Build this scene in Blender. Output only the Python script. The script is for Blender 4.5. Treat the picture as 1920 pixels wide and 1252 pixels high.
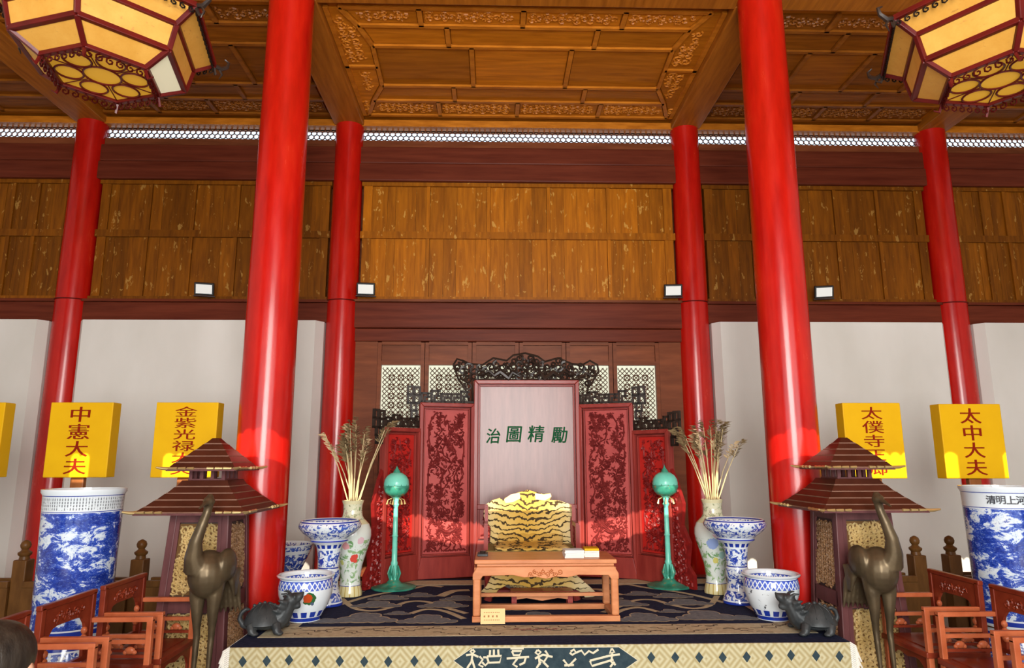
import bpy, math, random
from mathutils import Vector, Matrix
from math import sin, cos, pi, radians, sqrt, atan2, tan
for o in list(bpy.data.objects): bpy.data.objects.remove(o)
SC = bpy.context.scene
COL = SC.collection

# ---------------------------------------------------------------- camera
F_PX, TILT, YAW, ROLL = 1280.9, 0.1829, 0.02684, 0.00175
CX, CZ = -0.311, 1.65
cam = bpy.data.cameras.new('camera'); co = bpy.data.objects.new('camera', cam); COL.objects.link(co)
cam.sensor_fit = 'HORIZONTAL'; cam.sensor_width = 36.0; cam.lens = F_PX / 1920 * 36.0; cam.clip_start = 0.05
_ax_f = Vector((sin(YAW) * cos(TILT), cos(YAW) * cos(TILT), sin(TILT)))
_r0 = Vector((cos(YAW), -sin(YAW), 0)); _u0 = _r0.cross(_ax_f)
_rt = _r0 * cos(ROLL) + _u0 * sin(-ROLL); _up = _u0 * cos(ROLL) + _r0 * sin(ROLL)
co.matrix_world = Matrix(((_rt.x, _up.x, -_ax_f.x, CX), (_rt.y, _up.y, -_ax_f.y, 0), (_rt.z, _up.z, -_ax_f.z, CZ), (0, 0, 0, 1)))
SC.camera = co

def ray(u, v):
    return _ax_f + _rt * ((u - 960) / F_PX) + _up * ((626 - v) / F_PX)
def at_y(u, v, Y):
    d = ray(u, v); return Vector((CX, 0, CZ)) + d * (Y / d.y)
def at_z(u, v, Z):
    d = ray(u, v); return Vector((CX, 0, CZ)) + d * ((Z - CZ) / d.z)

# ---------------------------------------------------------------- world, sun, daylight, exposure
w = bpy.data.worlds.new('sky'); SC.world = w; w.use_nodes = True
w.node_tree.nodes['Background'].inputs[0].default_value = (0.72, 0.87, 1.0, 1)
w.node_tree.nodes['Background'].inputs[1].default_value = 1.7
SUN_TAN = 0.525
sl = bpy.data.lights.new('sun', 'SUN'); sl.energy = 8.0; sl.angle = radians(0.12); sl.color = (1.0, 0.9, 0.72)
so = bpy.data.objects.new('sun', sl); COL.objects.link(so)
so.rotation_euler = (pi / 2 - math.atan(SUN_TAN), 0, 0); so.location = (0, -8, 9)
FAC = -2.5           # open front of the hall, behind the camera
def daylight(x, wd, e, z0=0.15, z1=4.6, col=(1.0, 0.97, 0.92)):
    l = bpy.data.lights.new('doorway_daylight', 'AREA'); l.shape = 'RECTANGLE'; l.size = wd; l.size_y = z1 - z0; l.energy = e; l.color = col
    o = bpy.data.objects.new('doorway_daylight', l); COL.objects.link(o)
    o.location = (x, FAC + 0.12, (z0 + z1) / 2); o.rotation_euler = (pi / 2, 0, 0)
daylight(0.0, 3.0, 740, .8)
daylight(-3.85, 2.7, 45, .8)
daylight(3.85, 2.7, 100, .8)
SC.view_settings.view_transform = 'Standard'; SC.view_settings.look = 'None'; SC.view_settings.gamma = 1
SC.view_settings.use_curve_mapping = False; SC.view_settings.exposure = 0.05

# ---------------------------------------------------------------- mesh helpers
class MB:
    def __init__(s): s.v = []; s.f = []
    def add(s, vs, fs):
        b = len(s.v); s.v += [tuple(p) for p in vs]; s.f += [tuple(b + i for i in f) for f in fs]; return s
    def box(s, x0, x1, y0, y1, z0, z1):
        return s.add([(x0,y0,z0),(x1,y0,z0),(x1,y1,z0),(x0,y1,z0),(x0,y0,z1),(x1,y0,z1),(x1,y1,z1),(x0,y1,z1)],
                     [(3,2,1,0),(4,5,6,7),(0,1,5,4),(1,2,6,5),(2,3,7,6),(3,0,4,7)])
    def bar(s, p, q, wd, h=None, up=(0,0,1)):
        p = Vector(p); q = Vector(q); h = h or wd; d = (q - p).normalized(); up = Vector(up)
        if abs(d.dot(up)) > .98: up = Vector((0,1,0))
        a = d.cross(up).normalized() * wd / 2; b = a.cross(d).normalized() * h / 2
        return s.add([p-a-b,p+a-b,p+a+b,p-a+b,q-a-b,q+a-b,q+a+b,q-a+b],[(3,2,1,0),(4,5,6,7),(0,1,5,4),(1,2,6,5),(2,3,7,6),(3,0,4,7)])
    def tube(s, pts, r, n=8, cap=True, flat=None):
        pts = [Vector(p) for p in pts]; rs = r if isinstance(r, (list, tuple)) else [r] * len(pts)
        rings = []; last = None
        for i, p in enumerate(pts):
            d = (pts[min(i+1, len(pts)-1)] - pts[max(i-1, 0)]).normalized()
            if last is None:
                a = d.cross(Vector((0,0,1)));
                if a.length < .05: a = d.cross(Vector((0,1,0)))
                a.normalize()
            else:
                a = (last - d * last.dot(d)).normalized()
            last = a; b = d.cross(a)
            k = 1 if flat is None else flat
            rings.append([p + a * (rs[i] * cos(2*pi*j/n)) + b * (rs[i] * k * sin(2*pi*j/n)) for j in range(n)])
        vs = [v for R in rings for v in R]; fs = []
        for i in range(len(rings) - 1):
            for j in range(n):
                fs.append((i*n+j, i*n+(j+1)%n, (i+1)*n+(j+1)%n, (i+1)*n+j))
        if cap: fs.append(tuple(range(n-1, -1, -1))); fs.append(tuple((len(rings)-1)*n + j for j in range(n)))
        return s.add(vs, fs)
    def lathe(s, prof, n=32, c=(0,0,0), sx=1, sy=1, a0=0):
        vs = []; fs = []
        for (r, z) in prof:
            for j in range(n):
                a = a0 + 2*pi*j/n; vs.append((c[0] + r*sx*cos(a), c[1] + r*sy*sin(a), c[2] + z))
        for i in range(len(prof) - 1):
            for j in range(n): fs.append((i*n+j, i*n+(j+1)%n, (i+1)*n+(j+1)%n, (i+1)*n+j))
        if prof[0][0] > 1e-5: fs.append(tuple(range(n-1, -1, -1)))
        if prof[-1][0] > 1e-5: fs.append(tuple((len(prof)-1)*n + j for j in range(n)))
        return s.add(vs, fs)
    def ball(s, c, r, n=16, m=10):
        rx, ry, rz = r if isinstance(r, (tuple, list)) else (r, r, r)
        return s.lathe([(max(1e-4, sin(pi*i/m)), -cos(pi*i/m)*rz) for i in range(m+1)], n, c, rx, ry)
    def prism(s, poly, o, u, v, d):
        """polygon poly (a,b) laid on origin o, axes u v, pushed out by vector d"""
        o = Vector(o); u = Vector(u); v = Vector(v); d = Vector(d); n = len(poly)
        A = [o + u*a + v*b for a, b in poly]; B = [p + d for p in A]
        return s.add(A + B, [tuple(range(n-1,-1,-1)), tuple(range(n, 2*n))] + [(i, (i+1)%n, n+(i+1)%n, n+i) for i in range(n)])
    def frame(s, x0, x1, z0, z1, t, o, u, v, d, tb=None):
        """rectangular frame of width t in plane o,u,v, depth vector d, mitred into four bars"""
        tb = tb or t
        for P in ([(x0,z0),(x1,z0),(x1-t,z0+tb),(x0+t,z0+tb)], [(x1,z0),(x1,z1),(x1-t,z1-t),(x1-t,z0+tb)],
                  [(x1,z1),(x0,z1),(x0+t,z1-t),(x1-t,z1-t)], [(x0,z1),(x0,z0),(x0+t,z0+tb),(x0+t,z1-t)]):
            s.prism(P, o, u, v, d)
        return s
    def ridge(s, pts, wd, h, o, u, v, n):
        """carved ribbon: polyline (a,b) with a raised ridge along its middle"""
        o = Vector(o); u = Vector(u); v = Vector(v); n = Vector(n); vs = []; fs = []
        L = len(pts)
        for i, (a, b) in enumerate(pts):
            a0, b0 = pts[max(0, i-1)]; a1, b1 = pts[min(L-1, i+1)]
            dx, dy = a1-a0, b1-b0; l = sqrt(dx*dx+dy*dy) or 1; px, py = -dy/l, dx/l
            k = wd[i] if isinstance(wd, (list, tuple)) else wd
            c = o + u*a + v*b
            e = (u*px + v*py) * (k/2)
            vs += [c + e, c + n*h, c - e]
        for i in range(L-1):
            b = 3*i; fs += [(b, b+1, b+4, b+3), (b+1, b+2, b+5, b+4)]
        return s.add(vs, fs)
    def flatpoly(s, pts):
        return s.add(pts, [tuple(range(len(pts)))])
    def leaf(s, a, b, ang, L, W, h, o, u, v, n):
        ca, sa = cos(ang), sin(ang); o = Vector(o); u = Vector(u); v = Vector(v); n = Vector(n)
        def P(t, w_, hh): return o + u*(a + ca*t - sa*w_) + v*(b + sa*t + ca*w_) + n*hh
        return s.add([P(0,0,0), P(L*.45,-W/2,0), P(L,0,0), P(L*.45,W/2,0), P(L*.45,0,h)], [(0,1,4),(1,2,4),(2,3,4),(3,0,4)])
    def build(s, name, mat, parent=None, smooth=False, kind=None, loc=None, rot=None, bev=0, sharp=0.7, remesh=0, thick=0, sub=0):
        me = bpy.data.meshes.new(name); me.from_pydata(s.v, [], s.f); me.validate(); me.update()
        if smooth:
            me.polygons.foreach_set('use_smooth', [True]*len(me.polygons)); me.set_sharp_from_angle(angle=sharp)
        me.materials.append(mat)
        o = bpy.data.objects.new(name, me); COL.objects.link(o)
        if parent is not None: o.parent = parent
        if loc is not None: o.location = loc
        if rot is not None: o.rotation_euler = rot
        if kind: o['kind'] = kind
        if thick: m = o.modifiers.new('solid', 'SOLIDIFY'); m.thickness = thick; m.offset = 0
        if bev: m = o.modifiers.new('bevel', 'BEVEL'); m.width = bev; m.segments = 2; m.limit_method = 'ANGLE'
        if remesh:
            m = o.modifiers.new('fuse', 'REMESH'); m.mode = 'VOXEL'; m.voxel_size = remesh; m.use_smooth_shade = True
            m = o.modifiers.new('soft', 'SMOOTH'); m.factor = 0.5; m.iterations = 5
        if sub: m = o.modifiers.new('sub', 'SUBSURF'); m.levels = sub; m.render_levels = sub
        return o
def inst(o, loc=None, rot=None, scale=None, parent=None, name=None):
    c = o.copy(); COL.objects.link(c); c.parent = parent if parent is not None else o.parent
    if loc is not None: c.location = loc
    if rot is not None: c.rotation_euler = rot
    if scale is not None: c.scale = scale
    return c
def tag(o, label=None, cat=None, group=None, kind=None):
    if label: o['label'] = label
    if cat: o['category'] = cat
    if group: o['group'] = group
    if kind: o['kind'] = kind
    return o
def thing(name, label, cat, loc=(0,0,0), rz=0, group=None, kind=None):
    o = bpy.data.objects.new(name, None); COL.objects.link(o); o.location = loc; o.rotation_euler = (0,0,rz); o.empty_display_size = .1
    return tag(o, label, cat, group, kind)
def copy_tree(o, parent=None, label=None, loc=None, rz=None, scale=None):
    c = o.copy(); COL.objects.link(c); c.parent = parent
    if label: c['label'] = label
    if loc is not None: c.location = loc
    if rz is not None: c.rotation_euler = (0,0,rz)
    if scale is not None: c.scale = scale
    for ch in list(o.children): copy_tree(ch, c)
    return c
def text(body, mat, parent, loc, rot, size=.1, sx=1, ext=.001, shear=0, bold=0, name='character', fat=()):
    cu = bpy.data.curves.new(name, 'FONT'); cu.body = body; cu.size = size; cu.align_x = 'CENTER'; cu.align_y = 'CENTER'
    cu.extrude = ext; cu.shear = shear; cu.offset = bold; cu.resolution_u = 3
    t = bpy.data.objects.new('tmp', cu); COL.objects.link(t)
    bpy.context.view_layer.update()
    dg = bpy.context.evaluated_depsgraph_get()
    me = bpy.data.meshes.new_from_object(t.evaluated_get(dg)); me.name = name
    bpy.data.objects.remove(t); bpy.data.curves.remove(cu)
    xs = [v.co.x for v in me.vertices]; ys = [v.co.y for v in me.vertices]
    if xs:
        mx, my = (min(xs)+max(xs))/2, (min(ys)+max(ys))/2
        for v in me.vertices: v.co.x = (v.co.x - mx) * sx; v.co.y -= my
    if fat:
        vs = [tuple(v.co) for v in me.vertices]; fs = [tuple(p.vertices) for p in me.polygons]; V = []; Fc = []
        for j, (ddx, ddy) in enumerate([(0, 0)] + list(fat)):
            b0 = len(V); V += [(a+ddx, b+ddy, c+.00005*j) for a, b, c in vs]; Fc += [tuple(b0+q for q in f) for f in fs]
        me = bpy.data.meshes.new(name); me.from_pydata(V, [], Fc); me.update()
    me.materials.clear(); me.materials.append(mat)
    o = bpy.data.objects.new(name, me); COL.objects.link(o); o.parent = parent; o.location = loc; o.rotation_euler = rot
    return o

# ---------------------------------------------------------------- materials
class NT:
    def __init__(s, name, rough=.5, metal=0, coat=0, spec=.5):
        s.m = bpy.data.materials.new(name); s.m.use_nodes = True; s.t = s.m.node_tree; s.b = s.t.nodes['Principled BSDF']
        s.b.inputs['Roughness'].default_value = rough; s.b.inputs['Metallic'].default_value = metal
        s.b.inputs['Coat Weight'].default_value = coat; s.b.inputs['Coat Roughness'].default_value = .12
        s.b.inputs['Specular IOR Level'].default_value = spec
    def n(s, ty, **kw):
        nd = s.t.nodes.new(ty)
        for k, v in kw.items(): setattr(nd, k, v)
        return nd
    def set(s, sock, v):
        if isinstance(v, bpy.types.NodeSocket): s.t.links.new(v, sock)
        elif v is not None:
            if isinstance(v, (tuple, list)) and len(v) == 3 and sock.type == 'RGBA': v = (*v, 1)
            sock.default_value = v
    def obj(s): return s.n('ShaderNodeTexCoord').outputs['Object']
    def rnd(s): return s.n('ShaderNodeObjectInfo').outputs['Random']
    def vmap(s, v, sc=(1,1,1), loc=(0,0,0)):
        m = s.n('ShaderNodeMapping'); s.set(m.inputs[0], v); m.inputs['Scale'].default_value = sc; s.set(m.inputs['Location'], loc); return m.outputs[0]
    def noise(s, v, sc, det=3, ro=.5, dist=0):
        m = s.n('ShaderNodeTexNoise'); s.set(m.inputs['Vector'], v); m.inputs['Scale'].default_value = sc; m.inputs['Detail'].default_value = det
        m.inputs['Roughness'].default_value = ro; m.inputs['Distortion'].default_value = dist; return m.outputs[0]
    def vor(s, v, sc, feat='F1', out='Distance', rand=1):
        m = s.n('ShaderNodeTexVoronoi', feature=feat); s.set(m.inputs['Vector'], v); m.inputs['Scale'].default_value = sc
        m.inputs['Randomness'].default_value = rand; return m.outputs[out]
    def mth(s, op, a, b=0, c=0):
        m = s.n('ShaderNodeMath', operation=op); s.set(m.inputs[0], a); s.set(m.inputs[1], b)
        if len(m.inputs) > 2: s.set(m.inputs[2], c)
        return m.outputs[0]
    def sep(s, v):
        m = s.n('ShaderNodeSeparateXYZ'); s.set(m.inputs[0], v); return m.outputs
    def comb(s, x, y, z):
        m = s.n('ShaderNodeCombineXYZ'); s.set(m.inputs[0], x); s.set(m.inputs[1], y); s.set(m.inputs[2], z); return m.outputs[0]
    def ramp(s, f, stops, interp='LINEAR'):
        m = s.n('ShaderNodeValToRGB'); r = m.color_ramp; r.interpolation = interp; s.set(m.inputs[0], f)
        while len(r.elements) < len(stops): r.elements.new(.5)
        for e, (p, c) in zip(r.elements, stops): e.position = p; e.color = (*c, 1) if len(c) == 3 else c
        return m.outputs[0]
    def mix(s, f, a, b):
        m = s.n('ShaderNodeMix', data_type='RGBA'); s.set(m.inputs[0], f); s.set(m.inputs[6], a); s.set(m.inputs[7], b); return m.outputs[2]
    def step(s, f, t, w=.02):
        m = s.n('ShaderNodeMapRange', interpolation_type='SMOOTHSTEP'); s.set(m.inputs[0], f); m.inputs[1].default_value = t-w; m.inputs[2].default_value = t+w; return m.outputs[0]
    def band(s, z, a, b):
        return s.mth('MULTIPLY', s.mth('GREATER_THAN', z, a), s.mth('LESS_THAN', z, b))
    def col(s, c): s.set(s.b.inputs['Base Color'], c); return s
    def bump(s, h, st=.3, d=.01):
        m = s.n('ShaderNodeBump'); m.inputs['Strength'].default_value = st; m.inputs['Distance'].default_value = d; s.set(m.inputs['Height'], h)
        s.t.links.new(m.outputs[0], s.b.inputs['Normal']); return s
    def emit(s, c, e): s.set(s.b.inputs['Emission Color'], c); s.b.inputs['Emission Strength'].default_value = e; return s
def mixed(name, c1, c2, sc=4, stretch=(1,1,1), rough=.5, metal=0, coat=0, bump=.15, det=4, rnd=0, spec=.22, lo=.3, hi=.7):
    m = NT(name, rough, metal, coat, spec); v = m.obj()
    v = m.vmap(v, stretch, m.comb(m.mth('MULTIPLY', m.rnd(), 17), m.mth('MULTIPLY', m.rnd(), 7), 0))
    f = m.noise(v, sc, det, .6); c = m.ramp(f, [(lo, c1), (hi, c2)])
    if rnd:
        k = m.mth('MULTIPLY_ADD', m.rnd(), rnd, 1 - rnd/2)
        h = m.n('ShaderNodeHueSaturation'); m.set(h.inputs['Value'], k); m.set(h.inputs['Color'], c); c = h.outputs[0]
    m.col(c)
    if bump: m.bump(f, bump)
    return m.m
def plain(name, c, rough=.5, metal=0, coat=0, spec=.5):
    return NT(name, rough, metal, coat, spec).col(c).m

MT = {}
def col_mat():
    m = NT('red_lacquer', .3, 0, .12, .42); v = m.obj(); f = m.noise(m.vmap(v, (3,3,.6)), 2.2, 5, .65)
    c = m.ramp(f, [(.3, (.34,.004,.002)), (.55, (.48,.007,.003)), (.8, (.56,.022,.006))])
    m.col(c).bump(m.noise(m.vmap(v, (6,6,1)), 5, 3), .06)
    m.set(m.b.inputs['Roughness'], m.mth('MULTIPLY_ADD', f, .22, .13)); return m.m
MT['red'] = col_mat()
MT['beam'] = mixed('maroon_beam_paint', (.085,.014,.006), (.15,.030,.013), 3, (.4,3,6), .42, bump=.1, spec=.12)
MT['brownboard'] = mixed('brown_partition_wood', (.13,.034,.012), (.22,.062,.022), 3, (.6,3,5), .42, rnd=.25, spec=.15)
def panel_mat(name, a, b, fleck, axis):
    m = NT(name, .45, 0, 0, .13); v = m.obj(); r = m.rnd(); st = (7,7,.7) if axis == 'z' else (.6,6,6)
    v2 = m.vmap(v, st, m.comb(m.mth('MULTIPLY', r, 31), m.mth('MULTIPLY', r, 13), m.mth('MULTIPLY', r, 5)))
    f = m.noise(v2, 3, 5, .6, .4); c = m.ramp(f, [(.3, a), (.7, b)])
    h = m.n('ShaderNodeHueSaturation'); m.set(h.inputs['Value'], m.mth('MULTIPLY_ADD', r, .45, .78)); m.set(h.inputs['Color'], c); c = h.outputs[0]
    if fleck:
        g = m.noise(m.vmap(v, (2.6,2.6,1.1), m.comb(m.mth('MULTIPLY', r, 9), 0, 0)), 6, 4, .65, .3)
        c = m.mix(m.mth('MULTIPLY', m.step(g, .64, .02), .6), c, fleck)
    m.col(c).bump(f, .12); return m.m
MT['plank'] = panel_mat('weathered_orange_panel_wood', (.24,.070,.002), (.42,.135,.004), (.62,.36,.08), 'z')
MT['plank_side'] = panel_mat('weathered_dimmed_panel_wood', (.125,.036,.002), (.24,.075,.003), (.46,.26,.06), 'z')  # light falloff to the sides put into the colour of these planks
MT['ceil_side'] = panel_mat('dimmed_ceiling_wood', (.16,.043,.003), (.30,.09,.006), None, 'x')  # side ceiling darkened in colour to dim it like the side planks
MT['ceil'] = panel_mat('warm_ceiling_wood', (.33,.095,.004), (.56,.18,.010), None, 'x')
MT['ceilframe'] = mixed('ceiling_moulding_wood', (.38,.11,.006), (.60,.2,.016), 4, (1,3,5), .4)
MT['ceilframe_side'] = mixed('dimmed_ceiling_moulding', (.18,.05,.004), (.32,.1,.010), 4, (1,3,5), .4)  # darker copy of the moulding for the dimmed side ceiling
MT['tiebeam'] = mixed('tie_beam_wood', (.26,.075,.005), (.44,.14,.012), 4, (6,.5,5), .45)
def plaster():
    m = NT('white_plaster', .8); v = m.obj(); f = m.noise(m.vmap(v, (1,1,.5)), 1.3, 4)
    m.col(m.ramp(f, [(.3, (.62,.60,.55)), (.7, (.74,.72,.68))])).bump(m.noise(v, 25, 3), .05); return m.m
MT['plaster'] = plaster()
MT['stone'] = mixed('grey_stone', (.16,.15,.14), (.24,.23,.21), 5, rough=.55, rnd=.2)
MT['rose'] = mixed('rosewood_frame', (.20,.022,.018), (.29,.04,.03), 3, (5,5,.8), .34, coat=.12, bump=.06)
MT['rosepanel'] = mixed('rosewood_carved_ground', (.33,.045,.042), (.44,.075,.065), 4, (1,1,1), .42, bump=.05)
MT['redpanel'] = mixed('red_carved_ground', (.36,.012,.010), (.46,.022,.016), 4, (1,1,1), .38, bump=.05)
MT['carve'] = mixed('dark_rosewood_carving', (.12,.014,.014), (.22,.03,.028), 14, (1,1,1), .38, bump=.05)
MT['redcarve'] = mixed('dark_red_carving', (.13,.008,.008), (.24,.012,.010), 14, (1,1,1), .36, bump=.05)
MT['tablet'] = mixed('polished_tablet_wood', (.15,.05,.042), (.24,.095,.08), 3, (6,6,.6), .34, coat=.08, bump=.03, spec=.5)
MT['black'] = mixed('black_openwork_wood', (.016,.010,.008), (.04,.025,.018), 9, rough=.3, bump=.08)
MT['green'] = plain('green_lettering', (.003,.07,.02), .6, spec=.1)
MT['cream'] = NT('backlit_window_paper', .8).col((.72,.74,.60)).emit((.85,.9,.68), .35).m
MT['lattice'] = plain('brown_lattice', (.10,.035,.015), .5)
MT['turret'] = mixed('purple_brown_cabinet', (.08,.025,.026), (.125,.043,.043), 4, (4,4,1), .42)
MT['roof'] = mixed('brown_roof_slat', (.042,.011,.006), (.075,.019,.010), 4, (1,1,1), .36, coat=.05)
MT['rooflip'] = mixed('pale_roof_edge', (.15,.07,.045), (.24,.13,.09), 8, rough=.35)  # paler lip along the foot of each roof course
MT['gold'] = mixed('pale_gold_carving', (.50,.36,.14), (.70,.54,.27), 10, rough=.42, metal=.25)
MT['goldback'] = plain('shade_panel_ground', (.12,.06,.02), .7, spec=.1)  # dark colour stands for the shade between the gilt scrolls
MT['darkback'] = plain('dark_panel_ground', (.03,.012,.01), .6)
MT['browncarve'] = mixed('brown_gilt_carving', (.16,.08,.04), (.27,.15,.07), 10, rough=.4)
MT['brass'] = plain('brass_trim', (.62,.46,.2), .3, .7)
MT['bronze'] = mixed('dark_bronze', (.065,.047,.027), (.125,.09,.05), 6, rough=.38, metal=.5, bump=.1)
MT['iron'] = mixed('black_cast_iron', (.028,.032,.034), (.065,.07,.072), 9, rough=.48, metal=.3, bump=.35)
MT['chair'] = mixed('red_brown_chair_wood', (.12,.013,.005), (.20,.030,.011), 4, (2,2,2), .33, coat=.08, bump=.04, rnd=.15)
MT['chairlight'] = mixed('chair_arm_wood', (.32,.07,.024), (.45,.12,.048), 4, (2,2,2), .36, coat=.06, bump=.04)
MT['table'] = mixed('honey_rosewood', (.44,.15,.055), (.60,.24,.10), 4, (1,4,4), .36, coat=.1, bump=.04)
MT['yellow'] = mixed('yellow_board_paint', (.62,.34,.003), (.70,.40,.004), 2, rough=.5, bump=0, spec=.12)
MT['redink'] = plain('red_brown_lettering', (.22,.012,.002), .6, spec=.08)
MT['pole'] = mixed('brown_pole_wood', (.22,.07,.018), (.32,.11,.03), 4, (5,5,1), .4)
MT['rack'] = mixed('dark_rack_wood', (.085,.035,.008), (.15,.065,.016), 4, (3,3,1), .42)
MT['lampframe'] = mixed('dark_red_lantern_wood', (.075,.005,.004), (.13,.008,.006), 5, rough=.35, coat=.1)
def silk():
    m = NT('lantern_painted_silk', .55); v = m.obj(); f = m.noise(v, 7, 5, .7); g = m.noise(m.vmap(v, (1,1,2.2)), 22, 3, .6)
    c = m.ramp(f, [(.3, (.52,.24,.03)), (.7, (.60,.31,.055))]); c = m.mix(m.mth('MULTIPLY', m.step(g, .67, .03), .6), c, (.35,.15,.03))
    m.col(c).emit(c, .17); return m.m
MT['silk'] = silk()
MT['silkbottom'] = NT('lantern_bottom_silk', .6).col((.70,.38,.03)).emit((.74,.38,.03), .3).m
MT['silkglare'] = NT('lantern_pane_sky_glare', .3).col((.78,.78,.55)).emit((.8,.8,.55), .25).m  # pale glowing colour stands for sky reflected in one pane
MT['black_metal'] = plain('black_metal', (.02,.02,.022), .4, .4)
MT['glass_lamp'] = NT('floodlight_glass', .25).col((.78,.8,.78)).emit((.9,.95,.9), .12).m
def patina():
    m = NT('green_patina_bronze', .42, .2); v = m.obj(); f = m.noise(v, 9, 4, .6); g = m.noise(v, 26, 4, .6)
    c = m.ramp(f, [(.35, (.02,.19,.12)), (.6, (.06,.36,.25))]); m.col(m.mix(m.step(g, .64, .04), c, (.30,.22,.08))).bump(g, .25); return m.m
MT['patina'] = patina()
MT['patinalight'] = mixed('pale_turquoise_glaze', (.12,.52,.40), (.2,.64,.5), 6, rough=.3, coat=.3)
MT['navy'] = mixed('navy_carpet', (.010,.013,.035), (.022,.026,.058), 30, rough=.95, spec=.1, bump=.3)
MT['beige'] = mixed('beige_carpet', (.36,.30,.19), (.50,.43,.29), 26, rough=.95, spec=.1, bump=.3)
MT['slate'] = mixed('slate_blue_carpet', (.11,.12,.14), (.19,.2,.21), 26, rough=.95, spec=.1, bump=.3)
MT['brownline'] = plain('brown_carpet_line', (.075,.045,.025), .95)
MT['rosecarpet'] = plain('dull_rose_carpet', (.28,.12,.09), .95)
MT['valnavy'] = mixed('dark_teal_carpet', (.02,.035,.045), (.035,.055,.065), 26, rough=.95, spec=.1, bump=.3)
MT['glyph'] = plain('cream_carpet_lettering', (.55,.5,.36), .95)
MT['fringe'] = plain('white_fringe', (.72,.70,.64), .9)
def valance():
    m = NT('woven_diamond_carpet', .95, spec=.1); x, y, z = m.sep(m.obj()); k = 1/.149
    d = m.mth('PINGPONG', m.mth('MULTIPLY', x, k), .5); e = m.mth('PINGPONG', m.mth('MULTIPLY', m.mth('SUBTRACT', z, .41), k*.9), .5)
    s_ = m.mth('ADD', d, e); w_ = m.mth('PINGPONG', m.mth('MULTIPLY', s_, 1.0), .13)
    c = m.ramp(m.mth('MULTIPLY', w_, 7.7), [(.2, (.36,.30,.155)), (.5, (.44,.385,.225)), (.85, (.50,.46,.30))])
    c = m.mix(m.mth('MULTIPLY', m.noise(m.obj(), 40, 3), .35), c, (.24,.19,.09)); m.col(c); return m.m
MT['valance'] = valance()
BLUE = (.012,.035,.30); WHITE = (.66,.72,.76)
def porcelain(name, bands, glaze=.12, blue=BLUE, white=WHITE):
    """bands: (z0, z1, kind); white elsewhere"""
    m = NT(name, glaze, 0, .4); v = m.obj(); x, y, z = m.sep(v); c = None
    ang = m.mth('ARCTAN2', y, x); base = white; c = base
    n1 = m.noise(v, 26, 3, .6, 1.2); n2 = m.noise(v, 13, 5, .7, .8); n3 = m.noise(m.vmap(v, (1,1,1.6)), 9, 6, .75, .5); vr = m.vor(v, 38, 'DISTANCE_TO_EDGE')
    mid = tuple(.45*a+.55*b for a, b in zip(blue, (.10,.2,.6)))
    for (z0, z1, k) in bands:
        b = m.band(z, z0, z1)
        if k == 'blue': t = blue
        elif k == 'line': t = blue
        elif k == 'cream': t = (.62,.58,.36)
        elif k == 'sprig':
            t = m.mix(m.step(n1, .515, .03), base, m.mix(m.step(n2, .5, .1), blue, mid))
        elif k == 'dense':
            t = m.mix(m.step(n1, .47, .03), base, m.mix(m.step(n2, .5, .1), blue, mid))
        elif k == 'landscape':
            w_ = m.mth('ADD', n3, m.mth('MULTIPLY', m.mth('SINE', m.mth('MULTIPLY_ADD', z, 16, m.mth('MULTIPLY', ang, 1.5))), .05))
            t = m.ramp(w_, [(.36, (.008,.022,.20)), (.5, (.02,.055,.36)), (.535, (.05,.11,.5)), (.56, (.55,.64,.72)), (.66, (.68,.73,.76)), (.7, blue), (.8, blue)])
            t = m.mix(m.mth('MULTIPLY', m.step(m.noise(m.vmap(v, (1,1,2.5)), 40, 3, .6, 1.5), .6, .03), .45), t, (.25,.38,.68))
        elif k == 'script':
            cx = m.mth('PINGPONG', m.mth('MULTIPLY', ang, 14), .5); cz = m.mth('PINGPONG', m.mth('MULTIPLY', z, 48), .5)
            g = m.mth('MULTIPLY', m.mth('MULTIPLY', m.mth('LESS_THAN', cx, .22), m.mth('LESS_THAN', cz, .38)), m.step(n1, .42, .05))
            t = m.mix(m.mth('MULTIPLY', g, .75), base, (.03,.035,.05))
        elif k == 'zigzag':
            a = m.mth('PINGPONG', m.mth('MULTIPLY', ang, 16/(2*pi)*.999), .5); h = m.mth('DIVIDE', m.mth('SUBTRACT', z, z0), z1-z0)
            d = m.mth('ABSOLUTE', m.mth('SUBTRACT', m.mth('MULTIPLY', a, 2), h)); e = m.mth('ABSOLUTE', m.mth('SUBTRACT', m.mth('MULTIPLY', a, 2), m.mth('SUBTRACT', 1, h)))
            t = m.mix(m.mth('LESS_THAN', m.mth('MINIMUM', d, e), .12), (.06,.11,.5), base)
        elif k == 'lappet':
            a = m.mth('PINGPONG', m.mth('MULTIPLY', ang, 14/(2*pi)), .5); t = m.mix(m.mth('LESS_THAN', a, .32), base, blue)
        elif k == 'ochrelappet':
            a = m.mth('PINGPONG', m.mth('MULTIPLY', ang, 16/(2*pi)), .5); t = m.mix(m.mth('LESS_THAN', a, .4), (.45,.33,.08), (.66,.60,.32))
        elif k == 'flowers':
            n4 = m.noise(v, 17, 4, .65, .6); t = m.mix(m.mth('MULTIPLY', m.step(n4, .53, .03), .9), base, m.mix(m.step(n2, .5, .08), (.08,.27,.06), (.25,.42,.16)))
        elif k == 'neckflowers':
            n4 = m.noise(v, 30, 4, .6, .6); t = m.mix(m.step(n4, .57, .03), (.62,.62,.44), m.mix(m.step(n2, .5, .08), (.16,.27,.1), (.45,.35,.28)))
        elif k == 'black':
            t = m.mix(m.step(n2, .64, .02), base, (.04,.045,.06))
        else: t = base
        c = m.mix(b, c, t)
    m.col(c); return m.m
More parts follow.
